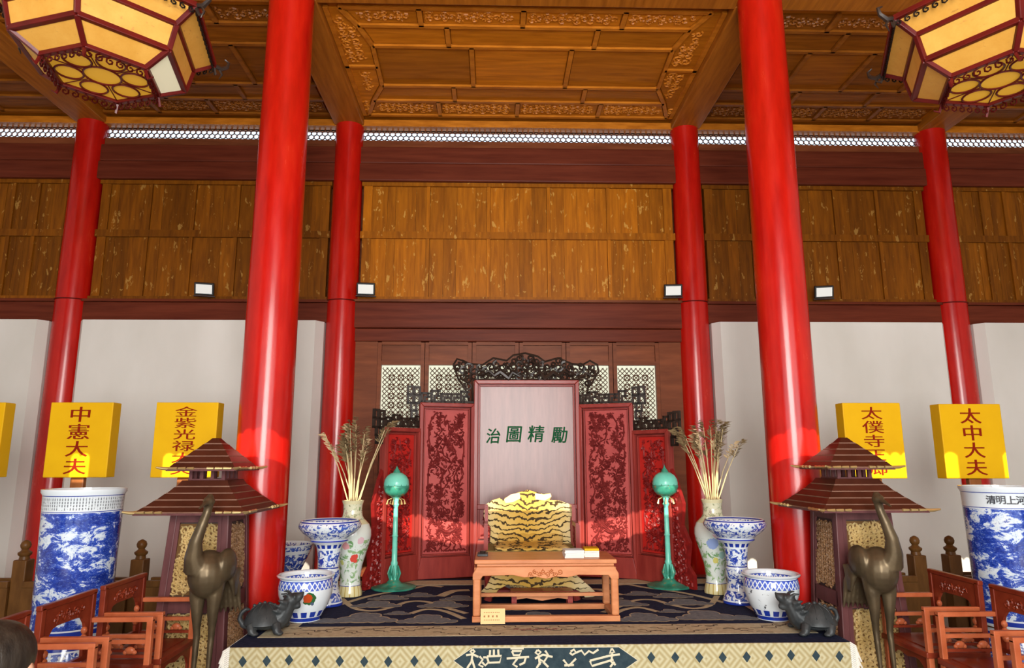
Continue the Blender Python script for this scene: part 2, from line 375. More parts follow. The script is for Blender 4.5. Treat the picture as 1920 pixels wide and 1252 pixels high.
# ---------------------------------------------------------------- structure
FC, BK, COLX, CFX, S = 5.748, 8.385, 2.2, 5.511, 0.5
XW = 7.4
def inset(poly, d):
    n = len(poly); area = sum(poly[i][0]*poly[(i+1)%n][1] - poly[(i+1)%n][0]*poly[i][1] for i in range(n)); sg = 1 if area > 0 else -1
    out = []
    for i in range(n):
        p0 = Vector(poly[i-1]); p1 = Vector(poly[i]); p2 = Vector(poly[(i+1)%n])
        d1 = (p1-p0).normalized(); d2 = (p2-p1).normalized(); n1 = Vector((-d1.y, d1.x))*sg; n2 = Vector((-d2.y, d2.x))*sg
        k = 1 + n1.dot(n2); out.append(tuple(p1 + (n1+n2) * (d/max(k, .3))))
    return out
def spiral(a, b, r, turns=1.4, a0=0, sg=1, n=12, r1=.15):
    return [(a + r*(1-(1-r1)*i/(n-1))*cos(a0+sg*2*pi*turns*i/(n-1)), b + r*(1-(1-r1)*i/(n-1))*sin(a0+sg*2*pi*turns*i/(n-1))) for i in range(n)]
def inside(p, poly):
    x, y = p; c = False; n = len(poly)
    for i in range(n):
        x1, y1 = poly[i]; x2, y2 = poly[(i+1)%n]
        if (y1 > y) != (y2 > y) and x < (x2-x1)*(y-y1)/(y2-y1)+x1: c = not c
    return c
def scrollwork(mb, poly, r, wd, h, o, u, v, n, seed=1, dens=1.0):
    """dense interlaced scrolls and leaves within a polygon"""
    R = random.Random(seed); xs = [p[0] for p in poly]; ys = [p[1] for p in poly]; ip = inset(poly, r*.72)
    a = min(xs) + r; row = 0
    while a < max(xs):
        b = min(ys) + r*(1 if row % 2 == 0 else 1.9)
        while b < max(ys):
            if inside((a, b), ip):
                sg = R.choice((-1, 1)); a0 = R.uniform(0, 6.3)
                mb.ridge(spiral(a, b, r*R.uniform(.85, 1.15), 1.3, a0, sg, 11), wd, h, o, u, v, n)
                for k in range(2):
                    t = R.uniform(0, 6.3); mb.leaf(a+cos(t)*r*.6, b+sin(t)*r*.6, t+R.uniform(-.6,.6), r*.9, r*.45, h, o, u, v, n)
            b += 1.8*r/dens
        a += 1.7*r/dens; row += 1
    return mb
X3, Y3, Z3 = Vector((1,0,0)), Vector((0,1,0)), Vector((0,0,1))

# floor of stone flags
fl = MB().box(-XW, XW, FAC-.3, 8.6, -.12, -.012).build('floor', MT['stone']); tag(fl, kind='structure')
t0 = MB().box(-.295, .295, -.295, .295, -.012, 0).build('stone_flag', MT['stone'], fl, loc=(-XW+.3, FAC, 0))
for i in range(24):
    for j in range(5, 18):
        x, y = -7.1 + i*.6, FAC + .3 + j*.6
        if abs(x) < 1.6 and y > 4.5: continue
        if i == 0 and j == 5: t0.location = (x, y, 0); continue
        if abs(x) > 5.2 or (j < 9 and abs(x) > 4): continue
        inst(t0, (x, y, 0))

# wall heights, read off the photograph on the wall plane
WP = 8.36
z_b0 = 3.321; z_p0 = 3.592
z_p1 = at_y(960, 345, WP).z; z_c0 = at_y(960, 269, BK).z; z_c1 = at_y(960, 245, BK).z
wb = MB()
wb.box(-XW, XW, 8.5, 8.6, 0, z_c0); wb.box(-XW, XW, 8.42, 8.45, z_c1, 7.0)
wall = wb.build('wall_back', MT['brownboard']); tag(wall, kind='structure')
cols = [-CFX-3.3, -CFX, -COLX, COLX, CFX, CFX+3.3]
bays = [(max(-XW, cols[i]), min(XW, cols[i+1])) for i in range(5)]
# plaster
for i in (0, 1, 3, 4):
    a, b = bays[i]; l = .27 if a > -XW else 0; r = .27 if b < XW else 0
    poly = [(a+l-.08*(l>0), 8.5), (a+l-.08*(l>0), 8.26), (a+l, 8.16), (b-r, 8.16), (b-r+.08*(r>0), 8.26), (b-r+.08*(r>0), 8.5)]
    MB().prism(poly, (0,0,0), X3, Y3, (0,0,z_b0)).build('plaster_panel', MT['plaster'], wall)
    MB().box(a+l-.05, b-r+.05, 8.13, 8.16, 0, .16).build('skirting_board', MT['rack'], wall)
# beams, one per bay
z_m0 = at_y(960, 615, 8.29).z; z_m1 = at_y(960, 567, 8.29).z; z_h0 = at_y(960, 640, 8.3).z
for i, (a, b) in enumerate(bays):
    l = .15 if a > -XW else 0; r = .15 if b < XW else 0
    if i == 2:
        MB().box(a+.15, b-.15, 8.29, 8.5, z_m0, z_m1).build('beam', MT['beam'], wall, bev=.012)
        MB().box(a+.15, b-.15, 8.31, 8.5, z_h0, z_m0-.004).build('lintel', MT['beam'], wall, bev=.01)
        MB().box(a+.15, b-.15, 8.26, 8.5, z_m1, z_m1+.03).build('beam_moulding', MT['brownboard'], wall)
    else:
        MB().box(a+l, b-r, 8.29, 8.5, z_b0, z_p0-.02).build('beam', MT['beam'], wall, bev=.012)
        MB().box(a+l, b-r, 8.26, 8.5, z_p0-.02, z_p0+.012).build('beam_moulding', MT['beam'], wall)
    zs = (z_p1, at_y(960, 307, 8.28).z, at_y(960, 276, 8.28).z)
    MB().box(a+l, b-r, 8.28, 8.5, zs[0], zs[1]-.004).build('upper_beam', MT['beam'], wall, bev=.015)
    MB().box(a+l, b-r, 8.295, 8.5, zs[1], zs[2]).build('upper_beam', MT['beam'], wall, bev=.015)
    MB().box(a+l, b-r, 8.34, 8.5, zs[2], z_c0).build('sill', MT['brownboard'], wall)
    # panelled woodwork: frame rails, stiles, planks
    z0 = (z_m1 + .03) if i == 2 else (z_p0 + .012); z1 = z_p1 - .002; zm = at_y(960, 443, WP).z
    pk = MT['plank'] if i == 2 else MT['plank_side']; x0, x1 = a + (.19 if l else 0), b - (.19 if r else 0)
    npan = 5; pw = (x1 - x0 - .16) / npan
    for (za, zb) in ((z0, z0+.05), (zm-.045, zm+.045), (z1-.05, z1)):
        MB().box(x0, x1, WP-.03, WP+.05, za, zb).build('panel_rail', pk, wall)
    for k in range(npan + 1):
        xs = x0 + .08 + k*pw; hw = .055 if k in (0, npan) else .022
        for (za, zb) in ((z0+.05, zm-.045), (zm+.045, z1-.05)):
            MB().box(xs-hw, xs+hw, WP-.018, WP+.05, za, zb).build('panel_stile', pk, wall)
    for (za, zb) in ((z0+.05, zm-.045), (zm+.045, z1-.05)):
        for k in range(npan):
            xa = x0 + .08 + k*pw + .024; xb = xa + pw - .048; npl = 4 if i == 2 else 3; R = random.Random(i*31+k)
            cuts = [0] + sorted(max(.12, min(.88, (q+1)/npl + R.uniform(-.07,.07))) for q in range(npl-1)) + [1]
            for q in range(npl):
                xx0, xx1 = xa + (xb-xa)*cuts[q], xa + (xb-xa)*cuts[q+1]; dy = R.uniform(0, .006)
                MB().box(xx0+.001-(xx0+xx1)/2, xx1-.001-(xx0+xx1)/2, WP+dy, WP+.04, za, zb).build('plank', pk, wall, loc=((xx0+xx1)/2, 0, 0))
    # clerestory: hexagonal mesh, open to the sky
    hx = MB(); r_ = (z_c1 - z_c0) / 4.4; dx = sqrt(3)*r_; nx = int((b-a-(.3 if l and r else .15))/dx) + 1
    for row in range(5):
        for k in range(nx):
            cx_ = a + .12 + (k + .5*(row % 2))*dx; cz_ = z_c0 + r_*(.35 + 1.5*row*.86)
            if cz_ > z_c1: continue
            R1, R2 = r_*.99, r_*.75; vs = []
            for q in range(6):
                an = pi/6 + q*pi/3; vs += [(cx_+R1*cos(an), 8.40, cz_+R1*sin(an)), (cx_+R2*cos(an), 8.40, cz_+R2*sin(an))]
            vs += [(p[0], 8.41, p[2]) for p in vs]
            fs = []
            for q in range(6):
                p, p2 = 2*q, 2*((q+1) % 6); fs += [(p, p2, p2+1, p+1), (p+1, p2+1, 12+p2+1, 12+p+1)]
            hx.add(vs, fs)
    hx.build('clerestory_lattice', MT['brownboard'], wall, kind='stuff')
    MB().box(a+l, b-r, 8.3, 8.5, z_c1, z_c1+.09).build('clerestory_head', MT['ceilframe'], wall)

# six lattice doors in the middle bay behind the screen
dx0 = at_y(707, 660, 8.3).x; dx1 = at_y(1237, 660, 8.3).x; dw = (dx1-dx0)/6
zl1 = at_y(960, 684, 8.33).z; zl0 = zl1 - .95; R = random.Random(5)
for sx_, xa, xb in ((-1, -COLX+.15, dx0), (1, dx1, COLX-.15)):
    MB().box(xa, xb, 8.34, 8.5, 0, z_h0).build('jamb_board', MT['brownboard'], wall)
lat = MB(); pw_ = dw-.13; ph_ = zl1-zl0-.04; c_ = pw_/4
for q in range(5):
    for k in range(14):
        cx_, cz_ = (q+.5)*c_ - c_/2, (k+.5)*c_ - c_/2
        if k*c_ > ph_ + .01: continue
        if 0 < q < 6 and 0 < k: pass
        ring = [( -pw_/2 + q*c_ + c_*.29*cos(2*pi*t/10), k*c_ + c_*.29*sin(2*pi*t/10)) for t in range(11)]
        if all(-pw_/2 <= p[0] <= pw_/2 and 0 <= p[1] <= ph_ for p in ring): lat.ridge(ring, .011, .006, (0,0,0), X3, Z3, -Y3)
for s_ in (-1, 1):
    for k in range(-12, 30):
        z_a = k*c_ + (c_/2)*0 + s_*(-pw_/2); seg = []
        # line z = k*c_/1 + s_*x ; clip to the rectangle
        lo_, hi_ = -pw_/2, pw_/2
        za_, zb_ = k*c_*.5 + s_*lo_, k*c_*.5 + s_*hi_
        t0_, t1_ = 0.0, 1.0; dz = zb_ - za_
        ta, tb = sorted(((0-za_)/dz, (ph_-za_)/dz)); t0_, t1_ = max(t0_, ta), min(t1_, tb)
        if t1_ - t0_ > .02: lat.ridge([(lo_+(hi_-lo_)*t0_, za_+dz*t0_), (lo_+(hi_-lo_)*t1_, za_+dz*t1_)], .009, .006, (0,0,0), X3, Z3, -Y3)
lat_me = None
for k in range(6):
    xa = dx0 + k*dw; cxm = xa + dw/2
    d = thing('door_%d' % (k+1), None, None, (cxm, 0, 0), kind='structure')
    st = .05
    f = MB(); f.box(-dw/2+.004, -dw/2+st, 8.33, 8.40, 0, z_h0-.01); f.box(dw/2-st, dw/2-.004, 8.33, 8.40, 0, z_h0-.01)
    for zz in (0.02, zl0-.06, zl1, z_h0-.04): f.box(-dw/2+st, dw/2-st, 8.335, 8.395, zz, zz+.05 if zz > .1 else zz+.2)
    f.build('door_frame', MT['brownboard'], d)
    MB().box(-dw/2+st, dw/2-st, 8.365, 8.39, zl1+.05, z_h0-.04).build('top_panel', MT['brownboard'], d)
    MB().box(-dw/2+st, dw/2-st, 8.365, 8.39, .2, zl0-.06).build('bottom_panel', MT['brownboard'], d)
    MB().box(-dw/2+st, dw/2-st, 8.39, 8.396, zl0, zl1).build('window_paper', MT['cream'], d)
    if lat_me is None:
        lo = lat.build('lattice', MT['lattice'], d, kind='stuff', loc=(0, 8.375, zl0+.01)); lat_me = lo
    else: inst(lat_me, parent=d)

# columns
def column(x, y, rb, rt, h, label, wire=False):
    t = thing('column', label, 'column', (x, y, 0))
    MB().lathe([(rb, .0), (rb, 1.0), (rb*.985, 2.5), ((rb+rt)/2, 4.3), (rt, h)], 40).build('shaft', MT['red'], t, smooth=True)
    MB().lathe([(rb+.012, 0.0), (rb+.016, .03), (rb+.014, .06), (rb+.001, .075), (rb+.001, 0)], 32).build('stone_base', MT['stone'], t, smooth=True)
    if wire:
        MB().tube([((rb+.001)*cos(a), (rb+.001)*sin(a), 3.60+.01*sin(a)) for a in [2*pi*i/32 for i in range(33)]], .008, 6).build('wire_band', MT['lampframe'], t, smooth=True)
    return t
column(-COLX, FC, .215, .197, 7.0, 'thick red lacquered column behind the turret cabinet of the six-character placard')
column(COLX, FC, .215, .197, 7.0, 'thick red lacquered column behind the turret cabinet of the five-character placard')
z_ct = 6.0
column(-COLX, BK-.02, .192, .18, z_ct, 'slimmer red wall column behind the floral vase by the red flower pot', True)
column(COLX, BK-.02, .192, .18, z_ct, 'slimmer red wall column behind the floral vase by the dark sprig pot', True)
column(-CFX, BK-.02, .195, .183, z_ct, 'red wall column half sunk in plaster behind the script-banded cylinder vase', True)
column(CFX, BK-.02, .195, .183, z_ct, 'red wall column half sunk in plaster behind the large-lettered cylinder vase', True)

# ceiling of the rear aisle: coffered, moulded, carved borders
ZC = 6.05
cl = MB().box(-XW, XW, 5.6, 8.6, ZC+.015, ZC+.1); cl.box(-XW, XW, FAC-.1, 5.7, 7.0, 7.1); cl.box(-XW, XW, 5.6, 5.7, ZC, 7.0)
ceil = cl.build('ceiling', MT['ceil']); tag(ceil, kind='structure')
VR = [216, 189, 161, 87, 48.5, 15]
YR = [at_z(960, v, ZC).y for v in VR]
LU = [683, 702, 718, 700, 672, 636]
LX = [at_z(u, v, ZC).x for u, v in zip(LU, VR)]
LX = [max(-1.93, min(x, -.9)) for x in LX]; RX = [-x for x in LX]
def cpanel(poly, carve=0, seed=0, mt='ceil', mf='ceilframe'):
    p = inset(poly, .035); c = (sum(a for a, b in p)/len(p), sum(b for a, b in p)/len(p))
    o = MB().prism([(a-c[0], b-c[1]) for a, b in p], (0,0,ZC-.008), X3, Y3, (0,0,.03)).build('panel', MT[mt], ceil, loc=(c[0], c[1], 0))
    if carve:
        q = inset(poly, .05); m = MB(); scrollwork(m, q, carve*.8, carve*.3, .014, (0,0,ZC-.008), X3, Y3, -Z3, seed, 1.0)
        if m.v: m.build('carving', MT[mf], ceil, kind='stuff')
def batten(p, q, wd=.045, h=.035, mf='ceilframe'): MB().bar((p[0], p[1], ZC-.012), (q[0], q[1], ZC-.012), wd, h).build('moulding', MT[mf], ceil)
splits = [[824, 970, 1124], [852, 1095], [886, 1066], [840, 1118], [788, 981, 1171]]
for r in range(5):
    vm = (VR[r]+VR[r+1])/2; xs = [at_z(u, vm, ZC).x for u in splits[r]]
    y0, y1 = YR[r], YR[r+1]
    for k in range(len(xs)+1):
        a0 = LX[r] if k == 0 else xs[k-1]; a1 = LX[r+1] if k == 0 else xs[k-1]; b0 = RX[r] if k == len(xs) else xs[k]; b1 = RX[r+1] if k == len(xs) else xs[k]
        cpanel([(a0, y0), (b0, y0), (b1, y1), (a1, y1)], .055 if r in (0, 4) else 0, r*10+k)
    for x in xs: batten((x, y0), (x, y1), .05)
for r in range(6): batten((LX[r], YR[r]), (RX[r], YR[r]))
for sgn, EX in ((-1, LX), (1, RX)):
    for r in range(5): batten((EX[r], YR[r]), (EX[r+1], YR[r+1]))
    bx = sgn*2.0; ym = (YR[2]+YR[3])/2
    cpanel([(bx, YR[0])] + [(EX[r], YR[r]) for r in (0, 1, 2)] + [((EX[2]+EX[3])/2, ym), (bx, ym)], .07, 77+sgn)
    cpanel([(bx, ym), ((EX[2]+EX[3])/2, ym)] + [(EX[r], YR[r]) for r in (3, 4, 5)] + [(bx, YR[5])], .07, 87+sgn)
    batten((bx, ym), ((EX[2]+EX[3])/2, ym), .04); batten((sgn*1.98, YR[0]), (sgn*1.98, YR[5]), .05)
    # side aisles
    for r in range(5):
        y0, y1 = YR[r], YR[r+1]; n_ = 4 if r % 2 == 0 else 3
        for lo_, hi_ in ((2.42, 5.3), (5.7, XW)):
            m_ = n_ if lo_ < 3 else 2
            for k in range(m_):
                xa = lo_ + (hi_-lo_)*k/m_; xb = lo_ + (hi_-lo_)*(k+1)/m_
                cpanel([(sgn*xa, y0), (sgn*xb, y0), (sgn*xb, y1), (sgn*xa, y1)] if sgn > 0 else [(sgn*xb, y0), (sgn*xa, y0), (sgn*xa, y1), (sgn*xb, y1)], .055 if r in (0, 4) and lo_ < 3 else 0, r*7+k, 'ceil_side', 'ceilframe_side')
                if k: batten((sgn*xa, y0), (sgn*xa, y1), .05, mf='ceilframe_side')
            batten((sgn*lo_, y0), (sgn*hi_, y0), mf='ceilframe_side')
# tie beams from front to rear columns and the long front beam
for x in (-CFX, -COLX, COLX, CFX):
    MB().box(x-.19, x+.19, FC+.1, 8.5, ZC-.11, ZC+.05).build('tie_beam', MT['tiebeam'], ceil, bev=.012)
zf = at_y(960, 12, FC+.15).z
for i, (a, b) in enumerate(bays):
    MB().box(a+(.15 if a > -XW else 0), b-(.15 if b < XW else 0), FC-.15, FC+.15, zf, zf+.5).build('front_beam', MT['tiebeam'], ceil, bev=.012)

# end walls and open front with transom
tag(MB().box(-XW-.1, -XW, FAC, 8.6, 0, 7.0).build('wall_left', MT['plaster']), kind='structure')
tag(MB().box(XW, XW+.1, FAC, 8.6, 0, 7.0).build('wall_right', MT['plaster']), kind='structure')
fw = MB(); zs1 = 1.95 + (5.55 - FAC)*SUN_TAN; zs0 = zs1 - .27
fw.box(-XW, XW, FAC-.1, FAC, 4.7, zs0)
for a, b in ((-XW, -5.3), (-2.4, -2.0), (2.0, 2.4), (5.3, XW)): fw.box(a, b, FAC-.1, FAC, 0, 4.7)
opens = [(-4.97, -4.70), (-3.84, -3.69), (-3.08, 3.30), (3.58, 3.70), (4.1, 4.2), (5.0, 5.25)]
x = -XW
for a, b in opens + [(XW, XW)]:
    fw.box(x, a, FAC-.1, FAC, zs0, 7.0)
    if b > a:
        n_ = max(1, round((b-a)/.095)); p_ = (b-a)/n_
        for k in range(n_):
            for q in range(8):
                t0_, t1_ = -1 + q/4, -1 + (q+1)/4; e = .05*sqrt(max(0, 1-((t0_+t1_)/2)**2))
                xa = a + p_*(k + (t0_+1)/2); xb = a + p_*(k + (t1_+1)/2)
                fw.box(xa, xb, FAC-.1, FAC, zs1-.05+e, 7.0)
    x = b
tag(fw.build('wall_front', MT['beam']), kind='structure')
tag(MB().add([(-XW,FAC,4.9),(XW,FAC,4.9),(XW,FAC-6,4.2),(-XW,FAC-6,4.2),(-XW,FAC,4.98),(XW,FAC,4.98),(XW,FAC-6,4.28),(-XW,FAC-6,4.28)],
    [(3,2,1,0),(4,5,6,7),(0,1,5,4),(1,2,6,5),(2,3,7,6),(3,0,4,7)]).build('sun_block_roof', MT['stone']), kind='structure')  # unseen porch roof, added to stop the sun entering the front openings
# ---------------------------------------------------------------- helpers for things built in world coordinates
def W(T): return dict(parent=T, loc=tuple(-T.location))
YF = at_z(1015, 1208, S).y; XL = at_z(432, 1211, S).x; XR = at_z(1597, 1204, S).x
XM = (XL+XR)/2
# platform
T = thing('stage_platform', 'low dark red wooden platform under the long fringed carpet', 'platform', (XM, 5.6, 0))
MB().box(XL+.02, XR-.02, YF+.03, 7.35, .06, S-.014).build('platform_body', MT['beam'], **W(T))
MB().box(XL+.05, XR-.05, YF+.06, 7.3, 0, .06).build('platform_plinth', MT['rack'], **W(T))
# carpet
C = thing('carpet', 'long navy and beige cloud patterned carpet hanging over the platform front', 'carpet', (XM, 5.6, S))
cz = S
MB().box(XL, XR, YF, 7.1, cz-.012, cz).build('carpet_ground', MT['navy'], **W(C))
yb0 = at_z(1000, 1191, cz).y; yb1 = at_z(1000, 1172, cz).y
fx0 = at_z(563, 1172, cz).x; fx1 = at_z(1452, 1168, cz).x; yt = 6.75
bx0, bx1 = XL+.10, XR-.10
bd = MB()
for P in ([(bx0,yb0),(bx1,yb0),(fx1,yb1),(fx0,yb1)], [(bx1,yb0),(bx1,yt+.25),(fx1,yt),(fx1,yb1)], [(bx1,yt+.25),(bx0,yt+.25),(fx0,yt),(fx1,yt)], [(bx0,yt+.25),(bx0,yb0),(fx0,yb1),(fx0,yt)]):
    bd.prism(P, (0,0,cz), X3, Y3, (0,0,.002))
bd.build('border', MT['beige'], **W(C))
R = random.Random(3); fr = MB()
def squig(a, b, s_):
    k = R.choice((-1, 1)); return [(a, b), (a+s_*.5, b+k*s_*.18), (a+s_, b+k*s_*.1), (a+s_*1.1, b-k*s_*.35), (a+s_*1.6, b-k*s_*.4)]
x = bx0+.15
while x < bx1-.2:
    for q in range(2):
        fr.ridge(squig(x, R.uniform(yb0+.04, yb1-.03), R.uniform(.05, .085)), .011, .001, (0,0,cz+.003), X3, Y3, Z3)
    x += .1
for sx_, xa, xb in ((0, bx0, fx0), (1, fx1, bx1)):
    y = yb1
    while y < yt:
        fr.ridge(squig(R.uniform(xa+.04, xb-.12), y, R.uniform(.05, .08)), .011, .001, (0,0,cz+.003), X3, Y3, Z3); y += .09
fr.build('border_fretwork', MT['brownline'], kind='stuff', **W(C))
rs = MB(); cx_ = at_z(1005, 1181, cz)
for k in range(-3, 4):
    for t in range(5): rs.leaf(cx_.x+k*.045, cx_.y+.02*((k % 2)), t*1.256, .03, .018, .001, (0,0,cz+.0035), X3, Y3, Z3)
rs.build('border_medallion', MT['rosecarpet'], **W(C))
# clouds and wave bands on the navy field
cb, cs = MB(), MB(); R = random.Random(8)
def wave(pts, wd):
    out = []
    for i in range(len(pts)-1):
        p0 = pts[max(0,i-1)]; p1 = pts[i]; p2 = pts[i+1]; p3 = pts[min(len(pts)-1,i+2)]
        for t in [k/6 for k in range(6)]:
            out.append(tuple(.5*((2*p1[j])+(-p0[j]+p2[j])*t+(2*p0[j]-5*p1[j]+4*p2[j]-p3[j])*t*t+(-p0[j]+3*p1[j]-3*p2[j]+p3[j])*t**3) for j in (0,1)))
    out.append(pts[-1]); cb.ridge(out, wd, .0008, (0,0,cz+.001), X3, Y3, Z3)
def cloud(a, b, s_, m=None):
    lobes = [(0,0,1,.45),(-.75,-.1,.55,.34),(.8,-.12,.6,.36),(-.2,.32,.6,.35),(.35,.3,.5,.3),(-1.3,-.2,.4,.2),(1.4,-.2,.4,.2)]
    for (p, q, rx, ry) in lobes:
        for mm, k, dz in ((cb, 1.0, .0022), (m or cs, .86, .003)):
            pts = [(a+(p+rx*k*cos(2*pi*t/14))*s_, b+(q+(ry*k)*sin(2*pi*t/14))*s_*2.1) for t in range(14)]
            if all(fx0+.01 < pp[0] < fx1-.01 and yb1+.01 < pp[1] < yt for pp in pts): mm.flatpoly([(pp[0], pp[1], cz+dz+.00005*p) for pp in pts])
def pz(u, v): q = at_z(u, v, cz); return (q.x, q.y)
for sgn in (-1, 1):
    def mp(u, v):
        q = pz(u, v); return q if sgn < 0 else (2*XM - q[0], q[1])
    wave([mp(u, v) for u, v in ((640,1122),(665,1140),(700,1145),(735,1138),(765,1128),(800,1128),(840,1140),(875,1150))], .05)
    wave([mp(u, v) for u, v in ((632,1135),(655,1128),(690,1118),(730,1110),(770,1104),(800,1098),(830,1100))], .055)
    wave([mp(u, v) for u, v in ((770,1150),(800,1142),(835,1146),(870,1160))], .05)
    wave([mp(u, v) for u, v in ((825,1118),(850,1108),(880,1106))], .09)
    for (u, v, s_) in ((680,1160,.15),(705,1134,.12),(800,1162,.13),(830,1134,.12),(785,1116,.09),(728,1121,.10),(862,1122,.10),(610,1165,.07),(655,1108,.08),(745,1150,.06)):
        a, b = mp(u, v); cloud(a, b, s_)
for (u, v, s_) in ((940,1160,.1),(1010,1156,.12),(1085,1160,.1),(970,1140,.1),(1060,1138,.1)):
    a, b = pz(u, v); cloud(a, b, s_)
cb.build('cloud_outlines', MT['beige'], kind='stuff', **W(C)); cs.build('cloud_fills', MT['slate'], kind='stuff', **W(C))
# valance
yv = YF-.012
MB().box(XL, XR, yv, YF, .1, cz-.001).build('valance', MT['valance'], **W(C))
md = MB(); mp_ = [(850,1238),(885,1214),(1160,1212),(1196,1237),(1160,1262),(885,1264)]
def vpt(u, v): q = at_y(u, v, yv); return (q.x, q.z)
md.prism([vpt(*p) for p in mp_], (0, yv, 0), X3, Z3, (0,-.002,0)).build('medallion', MT['valnavy'], **W(C))
ln = MB()
for i in range(6):
    a = at_y(*mp_[i], yv); b = at_y(*mp_[(i+1) % 6], yv); ln.bar((a.x, yv-.002, a.z), (b.x, yv-.002, b.z), .004, .008, (0,1,0))
ln.build('medallion_edge', MT['glyph'], **W(C))
dm = None
for u, v in [(455,1240),(500,1239),(542,1237),(592,1239),(637,1239),(683,1240),(728,1240),(777,1239),(822,1238),(1221,1232),(1266,1232),(1311,1232),(1355,1232),(1400,1231),(1442,1229),(1483,1228),(1530,1229),(1574,1230)]:
    q = at_y(u, v, yv)
    if dm is None: dm = MB().prism([(-.026,0),(0,-.034),(.026,0),(0,.034)], (0,0,0), X3, Z3, (0,-.002,0)).build('diamond', MT['valnavy'], C, loc=(0,0,0))
    else: dm = inst(dm)
    dm.location = Vector((q.x, yv, q.z)) - C.location
# woven archaic characters on the medallion, one object each; strokes traced in pixels
G = [ [[(886,1217),(882,1221),(886,1225),(890,1221),(886,1217)],[(874,1228),(886,1226),(897,1231)],[(886,1225),(884,1240),(876,1252)],[(885,1236),(890,1252)]],
      [[(899,1230),(905,1236),(898,1246),(906,1250)],[(906,1232),(913,1232),(916,1241),(910,1247),(904,1241)]],
      [[(919,1218),(918,1230)],[(926,1217),(926,1230)],[(934,1217),(935,1230)],[(913,1230),(940,1229),(937,1241),(917,1242),(913,1230)]],
      [[(957,1215),(982,1215)],[(960,1220),(978,1220),(974,1228),(963,1228),(960,1220)],[(950,1234),(992,1231)],[(970,1234),(962,1245),(970,1250)],[(986,1231),(983,1242),(974,1246)]],
      [[(1008,1218),(1004,1223),(1009,1227),(1014,1222),(1008,1218)],[(1003,1234),(1018,1227),(1036,1231)],[(1010,1228),(1012,1246)],[(1022,1219),(1028,1228),(1020,1240),(1012,1236)],[(1014,1240),(1006,1252)],[(1018,1240),(1028,1250)]],
      [[(1070,1221),(1076,1217),(1080,1223),(1073,1227),(1068,1223)],[(1080,1223),(1090,1219),(1096,1227),(1104,1220),(1112,1224),(1122,1217)],[(1056,1236),(1066,1248),(1080,1234)],[(1058,1247),(1076,1246)]],
      [[(1106,1238),(1146,1228),(1150,1236),(1110,1248),(1106,1238)],[(1147,1215),(1152,1222),(1143,1224),(1147,1215)],[(1148,1224),(1146,1240),(1154,1246)],[(1136,1230),(1162,1226)],[(1152,1240),(1144,1250)]] ]
for g in G:
    m = MB()
    for stq in g:
        p = [vpt(*q) for q in stq]; m.ridge(p, .013, .002, (0, yv-.003, 0), X3, Z3, -Y3)
    m.build('woven_character', MT['glyph'], **W(C))
fg = MB(); R = random.Random(4)
for xe, sg in ((XL, -1), (XR, 1)):
    y = YF - .01
    while y < 5.4:
        L = R.uniform(.10, .14); fg.tube([(xe-.01*sg, y, cz-.004), (xe+sg*.025, y+R.uniform(-.01,.01), cz-.02), (xe+sg*R.uniform(.03,.05), y+R.uniform(-.02,.02), cz-L)], .005, 4, False); y += .012
    z = cz
    while z > .12:
        fg.tube([(xe-.012*sg, yv, z), (xe+sg*.02, yv-.008, z-.02), (xe+sg*R.uniform(.025,.05), yv-.012, z-.09)], .005, 4, False); z -= .012
fg.build('fringe', MT['fringe'], kind='stuff', **W(C))

